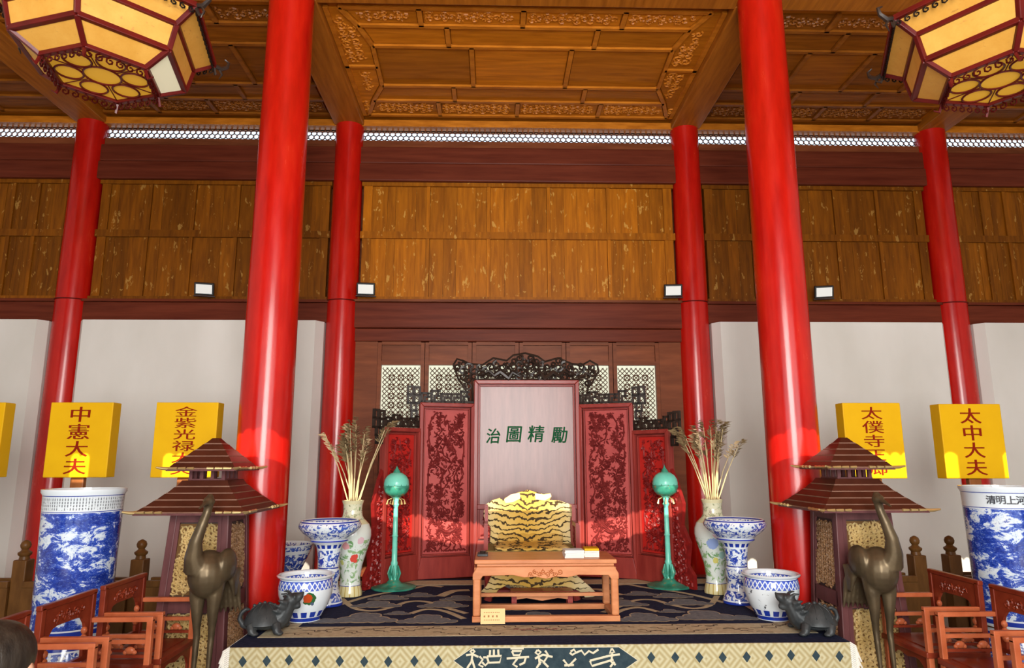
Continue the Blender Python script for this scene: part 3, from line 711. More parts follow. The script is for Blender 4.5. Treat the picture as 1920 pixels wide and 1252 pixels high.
# ---------------------------------------------------------------- five-leaf screen
HG = [(706,1099),(778,1086),(886,1080),(1092,1079),(1199,1085),(1272,1098)]
HP = [at_z(u, v, S) for u, v in HG]; HP[3].y = HP[2].y
tops = [802, 756, 713, 757, 806]
SCR = thing('folding_screen', 'tall five-leaf carved rosewood screen with black openwork crest and green lettering', 'screen', ((HP[2].x+HP[3].x)/2, HP[2].y, S))
def flower(m, a, b, r, fr_, h=.012):
    for k in range(6): m.leaf(a, b, k*pi/3+.3, r, r*.62, h, *fr_)
    m.leaf(a-r*.15, b, 0, r*.3, r*.3, h*1.4, *fr_)
def floral(m, w_, h_, fr_, seed, lf=.05):
    R = random.Random(seed); k = .016
    for c in range(int(w_*h_/.0052)):
        a, b = R.uniform(.05, w_-.05), R.uniform(.05, h_-.05); t0 = R.uniform(0, 6.3)
        for q in range(R.randint(3, 6)): m.leaf(a, b, t0+q*R.uniform(.7,1.1), R.uniform(.025,.048), R.uniform(.012,.02), .011, *fr_)
    ns = max(4, int(w_/.075))
    for s0 in range(ns):
        lane = w_*(s0+.5)/ns; a, b = lane, .02; d = pi/2; pts = [(a, b)]
        while b < h_-.05:
            d = pi/2 + R.uniform(-1.0,1.0) - (lane-a)*7.0; a += cos(d)*.06; b += abs(sin(d))*.06; a = max(.03, min(w_-.03, a)); pts.append((a, b))
            if R.random() < .75:
                for q in range(R.randint(4, 8)):
                    t = R.uniform(0, 2*pi); L = lf*R.uniform(.6,1.25); aa, bb = a+cos(t)*.012, b+sin(t)*.012
                    ea, eb = aa+cos(t)*L, bb+sin(t)*L
                    if .008 < ea < w_-.008 and .008 < eb < h_-.008: m.leaf(aa, bb, t, L, L*.42, .014, *fr_)
            if R.random() < .22: flower(m, max(.045, min(w_-.045, a+R.uniform(-.05,.05))), min(h_-.05, b), R.uniform(.028,.042), fr_)
        m.ridge(pts, k, .011, *fr_)
    # rockwork and a bird at the foot
    for q in range(9):
        a = w_*(q+.5)/9; m.ridge([(a-w_*.05, .012), (a, .02+.03*R.random()), (a+w_*.05, .012)], .02, .01, *fr_)
    a, b = w_*.6, h_*.14
    m.ridge([(a-.09,b+.02),(a-.05,b),(a,b-.005),(a+.05,b+.02),(a+.075,b+.05)], [.004,.035,.055,.035,.012], .018, *fr_)
    m.ridge([(a-.16,b+.1),(a-.1,b+.05),(a-.04,b+.005)], [.01,.02,.02], .012, *fr_)
def fret(m, x0, x1, z0, h, fr_, end=0, t=.021, d=.03):
    o, u, v, n = fr_
    def B(a0, a1, b0, b1): m.prism([(a0,b0),(a1,b0),(a1,b1),(a0,b1)], Vector(o)-n*(d/2), u, v, n*d)
    B(x0, x1, z0, z0+t)
    x = x0; k = 0; c = h*.8
    while x + c*.6 < x1:
        e = min(x+c, x1); hh = h*(1 if k % 3 == 1 else .78)
        B(x, e, z0+hh-t, z0+hh); B(x, x+t, z0, z0+hh); B(x+c*.3, e, z0+hh*.45, z0+hh*.45+t); B(x+c*.3, x+c*.3+t, z0, z0+hh*.45)
        B(x+c*.62, x+c*.62+t, z0+hh*.45, z0+hh); k += 1; x += c
    if end:
        xe = x1 if end > 0 else x0; s_ = end; q = .075
        for i, (aa, bb) in enumerate(((0, h*.5), (q*.9, h*.55), (0, h*.0-.02), (q*.45, -h*.75), (q*.9, -.02), (q*.35, -h*1.35))):
            a0, a1 = sorted((xe+s_*aa, xe+s_*(aa+q))); b0 = z0+bb
            B(a0, a1, b0, b0+t); B(a0, a1, b0+q, b0+q+t); B(a0, a0+t, b0, b0+q); B(a1-t, a1, b0, b0+q)
for i in range(5):
    A, B = HP[i], HP[i+1]; u = (B-A).normalized(); n = Vector((u.y, -u.x, 0)); wd = (B-A).length
    um = (HG[i][0]+HG[i+1][0])/2; Ym = (A.y+B.y)/2
    H = at_y(um, tops[i], Ym-.05).z - S
    leaf = MB(); ft = .042 if i == 2 else .04; pl = at_y(um, 1043, Ym).z - S if i != 2 else .35
    o = Vector((A.x, A.y, S+.004)); fr_ = (o, u, Z3, n)
    root = MB().prism([(.003,0),(wd-.003,0),(wd-.003,H-.01),(.003,H-.01)], o-n*.02, u, Z3, n*.02).build('leaf_board', MT['rose'], **W(SCR))
    lc = dict(parent=root)
    MB().frame(.003, wd-.003, 0, H, ft, o, u, Z3, n*.06, pl).build('leaf_frame', MT['rose'], bev=.006, **lc)
    MB().frame(ft+.012, wd-ft-.012, pl+.012, H-ft-.012, .014, o, u, Z3, n*.032).build('inner_moulding', MT['rose'], bev=.004, **lc)
    if i == 2:
        zl = at_y(985, 946, Ym-.05).z - S
        MB().prism([(ft+.026,zl),(wd-ft-.026,zl),(wd-ft-.026,H-ft-.026),(ft+.026,H-ft-.026)], o, u, Z3, n*.012).build('tablet', MT['tablet'], **lc)
        MB().prism([(ft,zl-.05),(wd-ft,zl-.05),(wd-ft,zl),(ft,zl)], o, u, Z3, n*.045).build('ledge', MT['rose'], bev=.006, **lc)
        lw = MB(); fl_ = (o+u*(ft+.03)+Z3*(pl+.03), u, Z3, n); floral(lw, wd-2*ft-.06, zl-pl-.1, fl_, 91); lw.build('carving', MT['carve'], kind='stuff', **lc)
        for ch, (cu, cv), sz in zip('治圖精勵', ((925,817),(964,814),(1005,813),(1049,815)), (.165,.185,.185,.18)):
            q = at_y(cu, cv, Ym-.014); c = text(ch, MT['green'], root, (q.x-SCR.location.x+SCR.location.x, A.y-.0135, q.z), (pi/2,0,0), sz, .95, .002, .12, 0, 'green_character', [(-.003,0),(.003,0),(0,.0025),(0,-.0025)])
    else:
        pm = MT['rosepanel'] if i in (1, 3) else MT['redpanel']; cm = MT['carve'] if i in (1, 3) else MT['redcarve']
        a0, b0 = ft+.028, pl+.028; pw, ph = wd-2*a0, H-ft-.028-b0
        MB().prism([(a0,b0),(a0+pw,b0),(a0+pw,b0+ph),(a0,b0+ph)], o, u, Z3, n*.01).build('panel_ground', pm, **lc)
        m = MB(); floral(m, pw-.02, ph-.02, (o+u*(a0+.01)+Z3*(b0+.01)+n*.01, u, Z3, n), 20+i); m.build('carving', cm, kind='stuff', **lc)
        fm = MB(); e = {0:-1, 1:-1, 3:1, 4:1}[i]
        fret(fm, .01, wd-.01, H+.004, .13 if i in (1,3) else .125, (o+n*.03, u, Z3, n), e); fm.build('openwork_fret', MT['black'], **lc)
# crest over the middle leaf
Yc = HP[2].y - .03
out = [(850,684),(857,673),(868,676),(880,682),(905,684),(925,671),(950,676),(962,666),(985,662),(1008,668),(1022,678),(1046,671),(1072,682),(1092,684),(1106,676),(1120,684),(1122,696),(1112,714),(1102,728),(1098,752),(1093,752),(1093,712),(886,712),(886,752),(880,752),(872,728),(860,712)]
cp = [(at_y(*p, Yc).x, at_y(*p, Yc).z) for p in out]; cc = MB(); fr_ = (Vector((0,Yc,0)), X3, Z3, -Y3)
pts = [(p[0], Yc, p[1]) for p in cp]; cc.tube(pts + [pts[0]], .012, 6)
R = random.Random(12); ip = inset(cp, .02)
xs = [p[0] for p in cp]; zs_ = [p[1] for p in cp]
a = min(xs)+.04; row = 0
while a < max(xs):
    b = min(zs_)+.03*(1+row % 2)
    while b < max(zs_):
        if inside((a, b), ip):
            r = R.uniform(.034, .05); s3 = [(p[0], Yc+R.uniform(-.012,.006), p[1]) for p in spiral(a, b, r, 1.25, R.uniform(0,6.3), R.choice((-1,1)), 10, .25)]
            cc.tube(s3, [.017 - .009*k/9 for k in range(10)], 5)
        b += .066
    a += .06; row += 1
crest = cc.build('crest', MT['black'], smooth=True, **W(SCR))
for sgn in (-1, 1):
    dr = MB(); cxm = (HP[2].x+HP[3].x)/2
    P = [(.07,.30),(.15,.345),(.19,.28),(.28,.35),(.34,.31),(.40,.36),(.47,.33)]
    z0 = at_y(985, 712, Yc).z - .27
    pts = []
    for i in range(len(P)-1):
        for t in range(4): k = t/4; pts.append((P[i][0]*(1-k)+P[i+1][0]*k, P[i][1]*(1-k)+P[i+1][1]*k))
    dr.tube([(cxm+sgn*a, Yc-.03, z0+b) for a, b in pts], [.008+.017*sin(pi*min(1, (i+1)/len(pts))) for i in range(len(pts))], 7)
    hx_ = cxm+sgn*.47; dr.ball((hx_, Yc-.04, z0+.33), (.036,.028,.026), 10, 6); dr.tube([(hx_, Yc-.05, z0+.33), (hx_+sgn*.05, Yc-.06, z0+.315)], [.02,.012], 6)
    for k in (0, 1): dr.tube([(hx_-sgn*.01, Yc-.04+.02*k, z0+.35), (hx_-sgn*.05, Yc-.05+.02*k, z0+.385)], [.007,.003], 5)
    dr.build('dragon', MT['black'], smooth=True, parent=crest)
sun_ = MB().ball((cxm, Yc-.03, at_y(985, 684, Yc).z), (.03,.02,.03), 12, 8).build('flaming_pearl', MT['black'], smooth=True, parent=crest)
# side brackets
for (A, Bq, k) in ((HP[0], at_z(678,1107,S), 1), (HP[5], at_z(1308,1106,S), 2)):
    u = (Bq-A).normalized(); n = Vector((u.y,-u.x,0))
    if n.y > 0: n = -n
    Lb = (Bq-A).length; o = Vector((A.x, A.y, S+.004))
    hz_ = at_y(700, 880, A.y).z - S
    poly = [(0,0),(Lb,0),(Lb,.12),(Lb*.7,.2),(Lb*.85,.4),(Lb*.5,.55),(Lb*.6,.75),(Lb*.25,hz_-.1),(0,hz_)]
    b = MB().prism(poly, o, u, Z3, n*.04).build('side_bracket', MT['redcarve'], **W(SCR))
    m = MB(); scrollwork(m, [(p[0], p[1]) for p in poly], .045, .018, .012, o+n*.04, u, Z3, n, 60+k); m.build('carving', MT['redcarve'], parent=b, kind='stuff')

# ---------------------------------------------------------------- throne with tiger skin
YB, YS = 6.50, 5.96
ztop = at_y(990, 1032, YS).z
tx0, tx1 = at_y(908, 1000, 6.1).x, at_y(1084, 1000, 6.1).x; txm = at_y(992, 1000, YB).x
TH = thing('throne', 'wide carved rosewood throne seat half hidden under a tiger skin', 'throne', (txm, 6.1, S))
MB().box(tx0, tx1, YS, YB+.02, ztop-.13, ztop-.07).build('seat_frame', MT['rose'], bev=.008, **W(TH))
MB().box(tx0+.015, tx1-.015, YS-.01, YB, ztop-.07, ztop).build('seat_cushion', mixed('olive_brocade', (.16,.12,.035), (.30,.24,.09), 22, rough=.7), bev=.015, **W(TH))
for x in (tx0+.035, tx1-.035):
    for y in (YS+.035, YB-.03):
        MB().tube([(x,y,ztop-.13),(x,y,S+.16),(x+(.015 if x < txm else -.015),y,S+.06),(x,y,S+.004)], [.034,.03,.026,.036], 8).build('leg', MT['rose'], smooth=True, **W(TH))
MB().box(tx0, tx1, YS, YB, S+.05, S+.09).build('base_rail', MT['rose'], **W(TH))
ap = [(905+20,1092),(1065,1092),(1052,1104),(1030,1110),(1012,1124),(995,1112),(965,1108),(948,1100)]
yq = YS-.03; m = MB().prism([(at_y(u, v, yq).x, at_y(u, v, yq).z) for u, v in ap], (0,yq,0), X3, Z3, (0,.025,0)); apo = m.build('apron', MT['darkback'], **W(TH))
m = MB(); pl_ = [(at_y(u, v, yq).x, at_y(u, v, yq).z) for u, v in ap]; scrollwork(m, pl_, .022, .011, .01, (0,yq,0), X3, Z3, -Y3, 4, 1.2); m.build('carving', MT['gold'], parent=apo, kind='stuff')
bk = [(918,1020),(918,965),(925,948),(945,940),(960,931),(985,926),(1010,928),(1030,936),(1060,944),(1072,958),(1074,1020)]
MB().prism([(at_y(u, v, YB).x, at_y(u, v, YB).z) for u, v in bk], (0,YB,0), X3, Z3, (0,.035,0)).build('backrest', MT['rose'], bev=.008, **W(TH))
for x, s_ in ((tx0+.015, -1), (tx1-.015, 1)):
    z1 = at_y(1080, 952, 6.2).z; z2 = at_y(1080, 985, 6.0).z
    m = MB().bar((x,YB,z1),(x,YB-.2,z1),.03,.035); m.bar((x,YB-.2,z1),(x,YB-.2,z2),.03,.035,(0,1,0)); m.bar((x,YB-.2,z2),(x,YS+.06,z2),.03,.035); m.bar((x,YS+.06,z2),(x,YS+.06,ztop),.035,.035,(0,1,0)); m.bar((x,YB-.2,z2),(x,YB-.2,ztop),.03)
    ar = m.build('arm', MT['rose'], **W(TH))
    m = MB(); scrollwork(m, [(YS+.1,ztop),(YB-.22,ztop),(YB-.22,z2),(YS+.1,z2)], .03, .016, .012, (x,0,0), Y3, Z3, Vector((-s_,0,0)), 7); m.build('carving', MT['carve'], parent=ar, kind='stuff')
MB().box(tx0-.02, tx1+.02, YS-.02, YS+.05, ztop-.078, ztop-.066).build('seat_edge', MT['table'], **W(TH))
def tiger():
    m = NT('tiger_fur', .8, spec=.2); x, y, z = m.sep(m.obj()); n1 = m.noise(m.obj(), 7, 3, .6); ax = m.mth('ABSOLUTE', m.mth('ADD', x, m.mth('MULTIPLY', m.mth('SUBTRACT', n1, .5), .05)))
    ph = m.mth('MULTIPLY', m.mth('ADD', m.mth('SUBTRACT', z, m.mth('MULTIPLY', m.mth('POWER', m.mth('ADD', ax, .001), .6), .15)), m.mth('MULTIPLY', m.mth('SUBTRACT', n1, .5), .17)), 122)
    sv = m.mth('SINE', ph); n2 = m.noise(m.vmap(m.obj(), (3,3,9)), 4, 2)
    th = m.mth('ADD', m.mth('MULTIPLY_ADD', ax, .9, .36), m.mth('MULTIPLY', m.mth('SUBTRACT', n2, .5), .7))
    k = m.step(m.mth('SUBTRACT', sv, th), .12, .1)
    base = m.ramp(m.mth('MULTIPLY_ADD', ax, 2.0, m.mth('MULTIPLY', m.mth('SUBTRACT', n1, .5), .5)), [(.1, (.54,.33,.06)), (.5, (.60,.41,.12)), (.95, (.68,.58,.34))])
    m.col(m.mix(k, base, (.05,.03,.012))).bump(m.noise(m.obj(), 160, 2), .4, .004); return m.m
MT['tiger'] = tiger()
ys_ = YB-.035
SK = thing('tiger_skin', 'striped yellow tiger skin draped over the throne back and seat', 'animal skin', (txm, ys_, ztop))
sk = [(906,962),(912,945),(922,938),(938,933),(943,938),(946,934),(958,927),(975,922),(990,918),(1004,922),(1020,926),(1032,924),(1035,931),(1030,937),(1048,938),(1066,944),(1077,952),(1079,962),(1070,970),(1069,985),(1071,1021),(918,1021),(920,990),(913,980),(908,972)]
def drape(mb, poly_uv, Yp, back, th=.018, bul=.015, nx=28, nz=20):
    P = [(at_y(u, v, Yp).x, at_y(u, v, Yp).z) for u, v in poly_uv]
    mb.prism(P, (0,Yp,0), X3, Z3, (0,th,0))
drape(mb := MB(), sk, ys_, 0); back_s = mb.build('back_pelt', MT['tiger'], bev=.007, **W(SK))
MB().prism([(at_y(u,v,ys_).x, at_y(u,v,ys_).z) for u, v in ((945,936),(957,927),(974,923),(976,934),(962,941),(948,943))], (0,ys_-.004,0), X3, Z3, (0,.006,0)).build('pale_belly', plain('pink_pelt', (.72,.42,.3), .8), parent=back_s)
MB().prism([(at_y(u,v,ys_).x, at_y(u,v,ys_).z) for u, v in ((1003,924),(1020,927),(1032,925),(1034,931),(1022,938),(1004,936))], (0,ys_-.004,0), X3, Z3, (0,.006,0)).build('pale_belly', plain('pink_pelt', (.74,.46,.34), .8), parent=back_s)
m = MB(); nx = 24
x0s, x1s = at_y(930, 1030, YS).x, at_y(1066, 1030, YS).x
rows = [(ys_+.01, ztop+.10), (ys_-.01, ztop+.03), (YB-.15, ztop+.022), (YS+.2, ztop+.02), (YS+.02, ztop+.014), (YS-.005, ztop+.004)]
R = random.Random(2); vs = []
for (y, z) in rows:
    for k in range(nx+1):
        e = .02*sin(k*2.3+y*9); vs.append((x0s+(x1s-x0s)*k/nx + (e if k in (0,nx) else 0), y, z+.006*sin(k*1.7+y*20)))
fs = [(r*(nx+1)+k, r*(nx+1)+k+1, (r+1)*(nx+1)+k+1, (r+1)*(nx+1)+k) for r in range(len(rows)-1) for k in range(nx)]
m.add(vs, fs).build('seat_pelt', MT['tiger'], smooth=True, sharp=2, thick=.012, **W(SK))
fp = [(940,1062),(1062,1062),(1084,1080),(1110,1103),(1122,1115),(1112,1119),(1097,1120),(1086,1108),(1062,1100),(1030,1098),(1000,1103),(975,1097),(950,1097),(935,1105),(926,1119),(902,1119),(898,1113),(912,1098),(922,1078)]
drape(mb := MB(), fp, YS-.06, 0, .014); mb.build('front_pelt', MT['tiger'], bev=.006, **W(SK))
q0 = at_y(957, 1119, 5.72); q1 = at_y(1076, 1119, 5.72)
FS = thing('footstool', 'low wooden footstool on the carpet in front of the throne', 'footstool', ((q0.x+q1.x)/2, 5.79, S+.005))
wq = (q1.x-q0.x)/2
MB().box(-wq, wq, -.085, .085, .09, .12).build('top', MT['rose'], FS, bev=.006)
for sx_ in (-1, 1):
    for sy in (-1, 1): MB().box(sx_*(wq-.03)-.02, sx_*(wq-.03)+.02, sy*.06-.02, sy*.06+.02, 0, .09).build('leg', MT['rose'], FS)
MB().prism([(-wq+.05,.09),(wq-.05,.09),(wq-.05,.06),(wq*.5,.07),(0,.05),(-wq*.5,.07),(-wq+.05,.06)], (0,-.08,0), X3, Z3, (0,.015,0)).build('apron', MT['table'], FS)

# ---------------------------------------------------------------- low table
YT = at_z(1020, 1167, S).y; a = at_y(886, 1100, YT).x; b = at_y(1161, 1100, YT).x; hw = (b-a)/2; zt = at_y(1020, 1050, YT).z - S; dp = .46
TB = thing('low_table', 'low honey coloured table with curved legs standing before the throne', 'table', ((a+b)/2, YT+dp/2, S+.004))
y0, y1 = -dp/2, dp/2
MB().box(-hw+.012, hw-.012, y0, y1, zt-.03, zt).build('tabletop', MT['table'], TB, bev=.006)
MB().box(-hw+.03, hw-.03, y0+.02, y1-.02, zt-.05, zt-.03).build('waist', MT['table'], TB, bev=.004)
def capron(yy, d):
    h = hw; z = zt-.05
    P = [(-h+.03,z),(h-.03,z),(h,z-.05),(h,z-.09),(h-.055,z-.09),(h-.075,z-.062),(h*.45,z-.058),(h*.3,z-.075),(h*.14,z-.07),(0,z-.085),(-h*.14,z-.07),(-h*.3,z-.075),(-h*.45,z-.058),(-h+.075,z-.062),(-h+.055,z-.09),(-h,z-.09),(-h,z-.05)]
    return MB().prism(P, (0,yy,0), X3, Z3, (0,d,0))
for yy in (y0, y1-.025):
    ao = capron(yy, .025).build('apron', MT['table'], TB, bev=.004)
    if yy == y0:
        m = MB(); scrollwork(m, [(-.13,zt-.12),(.13,zt-.12),(.13,zt-.065),(-.13,zt-.065)], .018, .008, .008, (0,y0,0), X3, Z3, -Y3, 3); m.build('carving', MT['table'], ao, kind='stuff')
for sx_ in (-1, 1):
    for sy in (-1, 1):
        x = sx_*(hw-.03); y = sy*(dp/2-.03)
        MB().bar((x,y,zt-.09),(x,y,.04),.055,.055,(0,1,0)).build('leg', MT['table'], TB, bev=.012)
    MB().box(sx_*(hw-.03)-.02, sx_*(hw-.03)+.02, y0+.05, y1-.05, zt-.12, zt-.06).build('side_apron', MT['table'], TB, bev=.004)
rb = MB(); rb.box(-hw-.002, hw+.002, y0-.004, y0+.05, 0, .04); rb.box(-hw, hw, y1-.05, y1, 0, .04); rb.box(-hw, -hw+.05, y0+.05, y1-.05, 0, .04); rb.box(hw-.05, hw, y0+.05, y1-.05, 0, .04)
rb.build('base_frame', MT['table'], TB, bev=.005)
MB().box(-hw+.05, hw-.05, y1-.05, y1-.02, .10, .125).build('back_stretcher', MT['table'], TB)
wp = TB.location
def onz(u, v, z): return at_z(u, v, z)
# brochures, ink things, card
zz = S+.004+zt
q = onz(1080, 1048, zz)
q.x -= .005
B1 = thing('brochure_stack', 'stack of white and blue brochures on the low table', 'brochures', (q.x, q.y+.13, zz), .05)
for k in range(5): MB().box(-.072, .072, -.07, .07, k*.011, k*.011+.010).build('brochure', MT['fringe'], B1, rot=(0,0,.04*((k*7) % 3-1)))
MB().box(-.06, .05, -.055, .05, .0555, .0565).build('cover_print', mixed('pale_blue_print', (.5,.62,.75), (.75,.8,.82), 12), B1)
q = onz(1107, 1046, zz)
B2 = thing('booklet_stack', 'small stack of booklets with a yellow cover on the low table', 'booklets', (q.x+.022, q.y+.13, zz), -.03)
for k in range(4): MB().box(-.055, .055, -.07, .07, k*.011, k*.011+.010).build('booklet', MT['fringe'], B2)
MB().box(-.054, .054, -.069, .069, .044, .06).build('yellow_booklet', MT['yellow'], B2)
q = onz(897, 1046, zz)
IK = thing('ink_slab', 'small dark ink slab at the end of the low table', 'ink stone', (q.x+.03, q.y+.14, zz))
MB().box(-.04, .04, -.06, .06, 0, .018).build('slab', MT['iron'], IK, bev=.004); MB().lathe([(.02,0),(.024,.012),(.02,.014),(.0,.012)], 16, (0,.02,.018)).build('water_well', MT['black'], IK, smooth=True)
a = at_y(901, 1168, YT-.03); b = at_y(947, 1142, YT-.03); cw = (b.x-a.x)/2
CD = thing('name_card', 'small orange lettered card leaning on the foot of the low table', 'card', ((a.x+b.x)/2, YT-.05, S+.0035))
MB().add([(-cw,0,0),(cw,0,0),(cw,.028,.10),(-cw,.028,.10),(-cw,.006,0),(cw,.006,0),(cw,.034,.10),(-cw,.034,.10)], [(0,1,2,3),(5,4,7,6),(0,4,5,1),(1,5,6,2),(2,6,7,3),(3,7,4,0)]).build('plate', plain('orange_card', (.72,.40,.12), .45), CD)
R = random.Random(6); m = MB()
for r in range(3):
    for k in range(9 if r != 1 else 4):
        wq_ = .006 if r != 1 else .012; xx = -.06 + k*(.013 if r != 1 else .03); z = .075-r*.024; yy = .028*z/.1-.002
        m.prism([(xx-wq_/2,-wq_*.6),(xx+wq_/2,-wq_*.6),(xx+wq_/2*R.uniform(.4,1),wq_*.6),(xx-wq_/2,wq_*.6*R.uniform(.3,1))], (0,yy,z), X3, Z3, (0,.001,0))
m.build('print', plain('brown_print', (.3,.12,.02)), CD)
# ---------------------------------------------------------------- palace lanterns
def lantern(X, Y, Z, th, label, pale=None):
    T = thing('palace_lantern', label, 'lantern', (X, Y, Z), th)
    R4 = [(.33, 0), (.49, .094), (.529, .259), (.666, .362)]
    def V(i, k): r, h = R4[i]; return Vector((r*cos(k*pi/3), r*sin(k*pi/3), h))
    fb = MB()
    for i in range(4):
        for k in range(6): fb.bar(V(i, k), V(i, k+1), .034, .034)
    for i in range(3):
        for k in range(6): fb.bar(V(i, k), V(i+1, k), .032, .032, (0.3,0.2,1))
    fr = fb.build('frame', MT['lampframe'], T, bev=.005)
    for i in range(3):
        for k in range(6):
            P = [V(i,k), V(i,k+1), V(i+1,k+1), V(i+1,k)]; c = sum(P, Vector())/4
            MB().add([c+(p-c)*.97 for p in P], [(0,1,2,3)]).build('pane', MT['silkglare'] if pale == (i, k) else MT['silk'], T, thick=.004)
    MB().add([V(0,k)*.97+Vector((0,0,.006)) for k in range(6)], [tuple(range(6))]).build('bottom_pane', MT['silkbottom'], T, thick=.004)
    # ring tracery under the bottom pane
    tr = MB()
    def circ(cx, cy, r): tr.tube([(cx+r*cos(t), cy+r*sin(t), -.004) for t in [2*pi*q/24 for q in range(25)]], .0065, 5)
    circ(0, 0, .105)
    for k in range(6):
        a = k*pi/3 + pi/6; circ(.186*cos(a), .186*sin(a), .078)
    for k in range(12):
        a = k*pi/6; tr.tube([(.105*cos(a), .105*sin(a), -.004), ((.30 if k % 2 == 0 else .26)*cos(a), (.30 if k % 2 == 0 else .26)*sin(a), -.004)], .004, 4) if k % 2 == 0 else None
    tr.build('tracery', MT['lampframe'], T, smooth=True)
    # carved hanging apron round the bottom and crown
    for nm, i, hgt, seed in (('bottom_fringe_carving', 0, .06, 3), ('crown_carving', 3, .05, 5)):
        m = MB(); rr = random.Random(seed)
        for k in range(6):
            A, B = V(i,k), V(i,k+1); u = (B-A).normalized(); L = (B-A).length; n = Vector((u.y,-u.x,0)); nn = max(4, int(L/.05))
            for q in range(nn):
                a = L*(q+.5)/nn
                for s_ in (-1, 1): m.tube([A+u*(a+p[0]*s_)+Vector((0,0,p[1]-.018)) for p in spiral(.0, -hgt*.45, hgt*.42, 1.1, pi/2, s_, 8, .3)], .0055, 4)
            m.tube([A+Vector((0,0,-.02)), A+n*.02+Vector((0,0,-hgt*1.2)), A+n*.05+Vector((0,0,-hgt*.9))], [.012,.01,.004], 5)
        m.build(nm, MT['black'] if i == 3 else MT['lampframe'], T, smooth=True, kind='stuff')
    # crown corner ornaments
    for k in range(6):
        m = MB(); v = V(3,k); d = Vector((v.x, v.y, 0)).normalized()
        m.tube([v, v+d*.05+Vector((0,0,-.01)), v+d*.09+Vector((0,0,.02)), v+d*.10+Vector((0,0,.06)), v+d*.07+Vector((0,0,.075))], [.016,.018,.014,.01,.005], 6)
        m.tube([v+d*.03, v+d*.06+Vector((0,0,-.05)), v+d*.04+Vector((0,0,-.09))], [.01,.008,.003], 5)
        m.build('corner_ornament', MT['black'], T, smooth=True)
    MB().lathe([(.666,.362),(.64,.40),(.4,.44),(.36,.60),(.12,.66),(.02,.68)], 6).build('cap', MT['lampframe'], T)
    MB().tube([(0,0,.66),(0,0,7.0-Z)], .012, 8).build('hanging_rod', MT['black_metal'], T)
    return T
lantern(-2.779, 3.999, 4.035, 3.895, 'hexagonal amber palace lantern with one pane near its base painted pale as reflected sky', (0, 2))
lantern(2.796, 3.765, 3.946, 3.237, 'hexagonal amber palace lantern with all panes painted amber')

# ---------------------------------------------------------------- floodlights on the beam
def flood(u, v, label, yaw):
    q = at_y(u, v+10, 8.12)
    T = thing('floodlight', label, 'floodlight', (q.x, 8.14, z_p0+.012 if abs(q.x) > 2.0 else z_m1+.03), yaw, 'floodlights on the beam')
    a = MB(); a.box(-.11, .11, -.03, .03, .02, .17); a.build('housing', MT['black_metal'], T, bev=.008, rot=(.35,0,0))
    MB().box(-.09, .09, -.034, -.03, .04, .15).build('lens', MT['glass_lamp'], T, rot=(.35,0,0))
    MB().box(-.12, .12, -.02, .02, 0, .008).build('bracket', MT['black_metal'], T)
flood(381, 552, 'small square floodlight on the beam and white wall over the six-character placard', .25)
flood(685, 552, 'small square floodlight on the beam beside the slim column behind the red flower pot', .12)
flood(1263, 555, 'small square floodlight on the beam beside the slim column behind the dark sprig pot', -.12)
flood(1547, 562, 'small square floodlight on the beam above the white wall over the five-character placard', -.25)

# ---------------------------------------------------------------- yellow placards and their racks
YP = 5.9
def placard(ut, vt, vb, wpx, chars, label, fx=0, thick=.13):
    zt_ = at_y(ut, vt, YP).z; zb = at_y(ut, vb, YP).z; x = at_y(ut, (vt+vb)/2, YP).x; hw = wpx/2*at_y(960,800,YP).y/F_PX*1.01
    T = thing('placard', label, 'placard', (x, YP, 0), 0, 'yellow rank placards')
    MB().box(-hw, hw, 0, thick, zb, zt_).build('board', MT['yellow'], T, bev=.006)
    MB().box(-.055, .055, thick*.3, thick*.3+.05, .08, zb).build('pole', MT['pole'], T, bev=.008)
    n = len(chars)
    if n:
        H = zt_ - zb; sp = (H-.05)/n
        for i, c in enumerate(chars):
            h = min(sp*.92, .16); text(c, MT['redink'], T, (-.005, -.002, zt_-.03-sp*(i+.5)), (pi/2,0,0), h*1.05, .2/(h*1.05)*.98, .002, 0, 0, 'character', [(-.002,0),(.002,0)] if n < 5 else [(.0012,0)])
    return T
placard(147, 754, 895, 112, '中憲大夫', 'yellow placard with four red characters above the script-banded cylinder vase')
placard(346, 754, 895, 112, '金紫光禄大夫', 'yellow placard with six red characters behind the turret cabinet')
placard(-58, 754, 895, 112, '', 'yellow placard with no lettering in view, end of the row past the script-banded vase')
placard(1640, 755, 897, 110, '太僕寺正卿', 'yellow placard with five red characters behind the turret cabinet')
placard(1826, 757, 897, 118, '太中大夫', 'yellow placard with four red characters above the large-lettered cylinder vase')
def rack(xs, label):
    T = thing('placard_rack', label, 'rack', (sum(xs)/len(xs), YP+.06, 0)); c = T.location.x
    zt_ = .99; pt = .70
    for x in xs:
        p = MB().box(x-c-.055, x-c+.055, -.075, .035, 0, .86).build('post', MT['rack'], T, bev=.008)
        MB().lathe([(.04,.86),(.036,.885),(.05,.90),(.052,.915),(.03,.93),(.024,.94),(.036,.955),(.04,.975),(.032,.998),(.012,1.012),(.0,1.015)], 16, (x-c,-.02,0)).build('finial', MT['rack'], p, smooth=True)
    for a, b in zip(xs[:-1], xs[1:]):
        for yy in (-.085, .085):
            MB().box(a-c+.055, b-c-.055, yy-.012, yy+.012, .10, pt-.05).build('side_panel', MT['rack'], T)
            MB().box(a-c+.055, b-c-.055, yy-.02, yy+.02, pt-.05, pt).build('top_rail', MT['rack'], T, bev=.005)
    MB().box(xs[0]-c-.08, xs[-1]-c+.08, -.14, .14, 0, .06).build('base', MT['rack'], T)
rack([-5.1, -4.15, -3.21, -2.62], 'long dark wooden placard rack with turned finials behind the script-banded cylinder vase')
rack([2.62, 3.27], 'short dark wooden placard rack with turned finials holding the five-character placard')
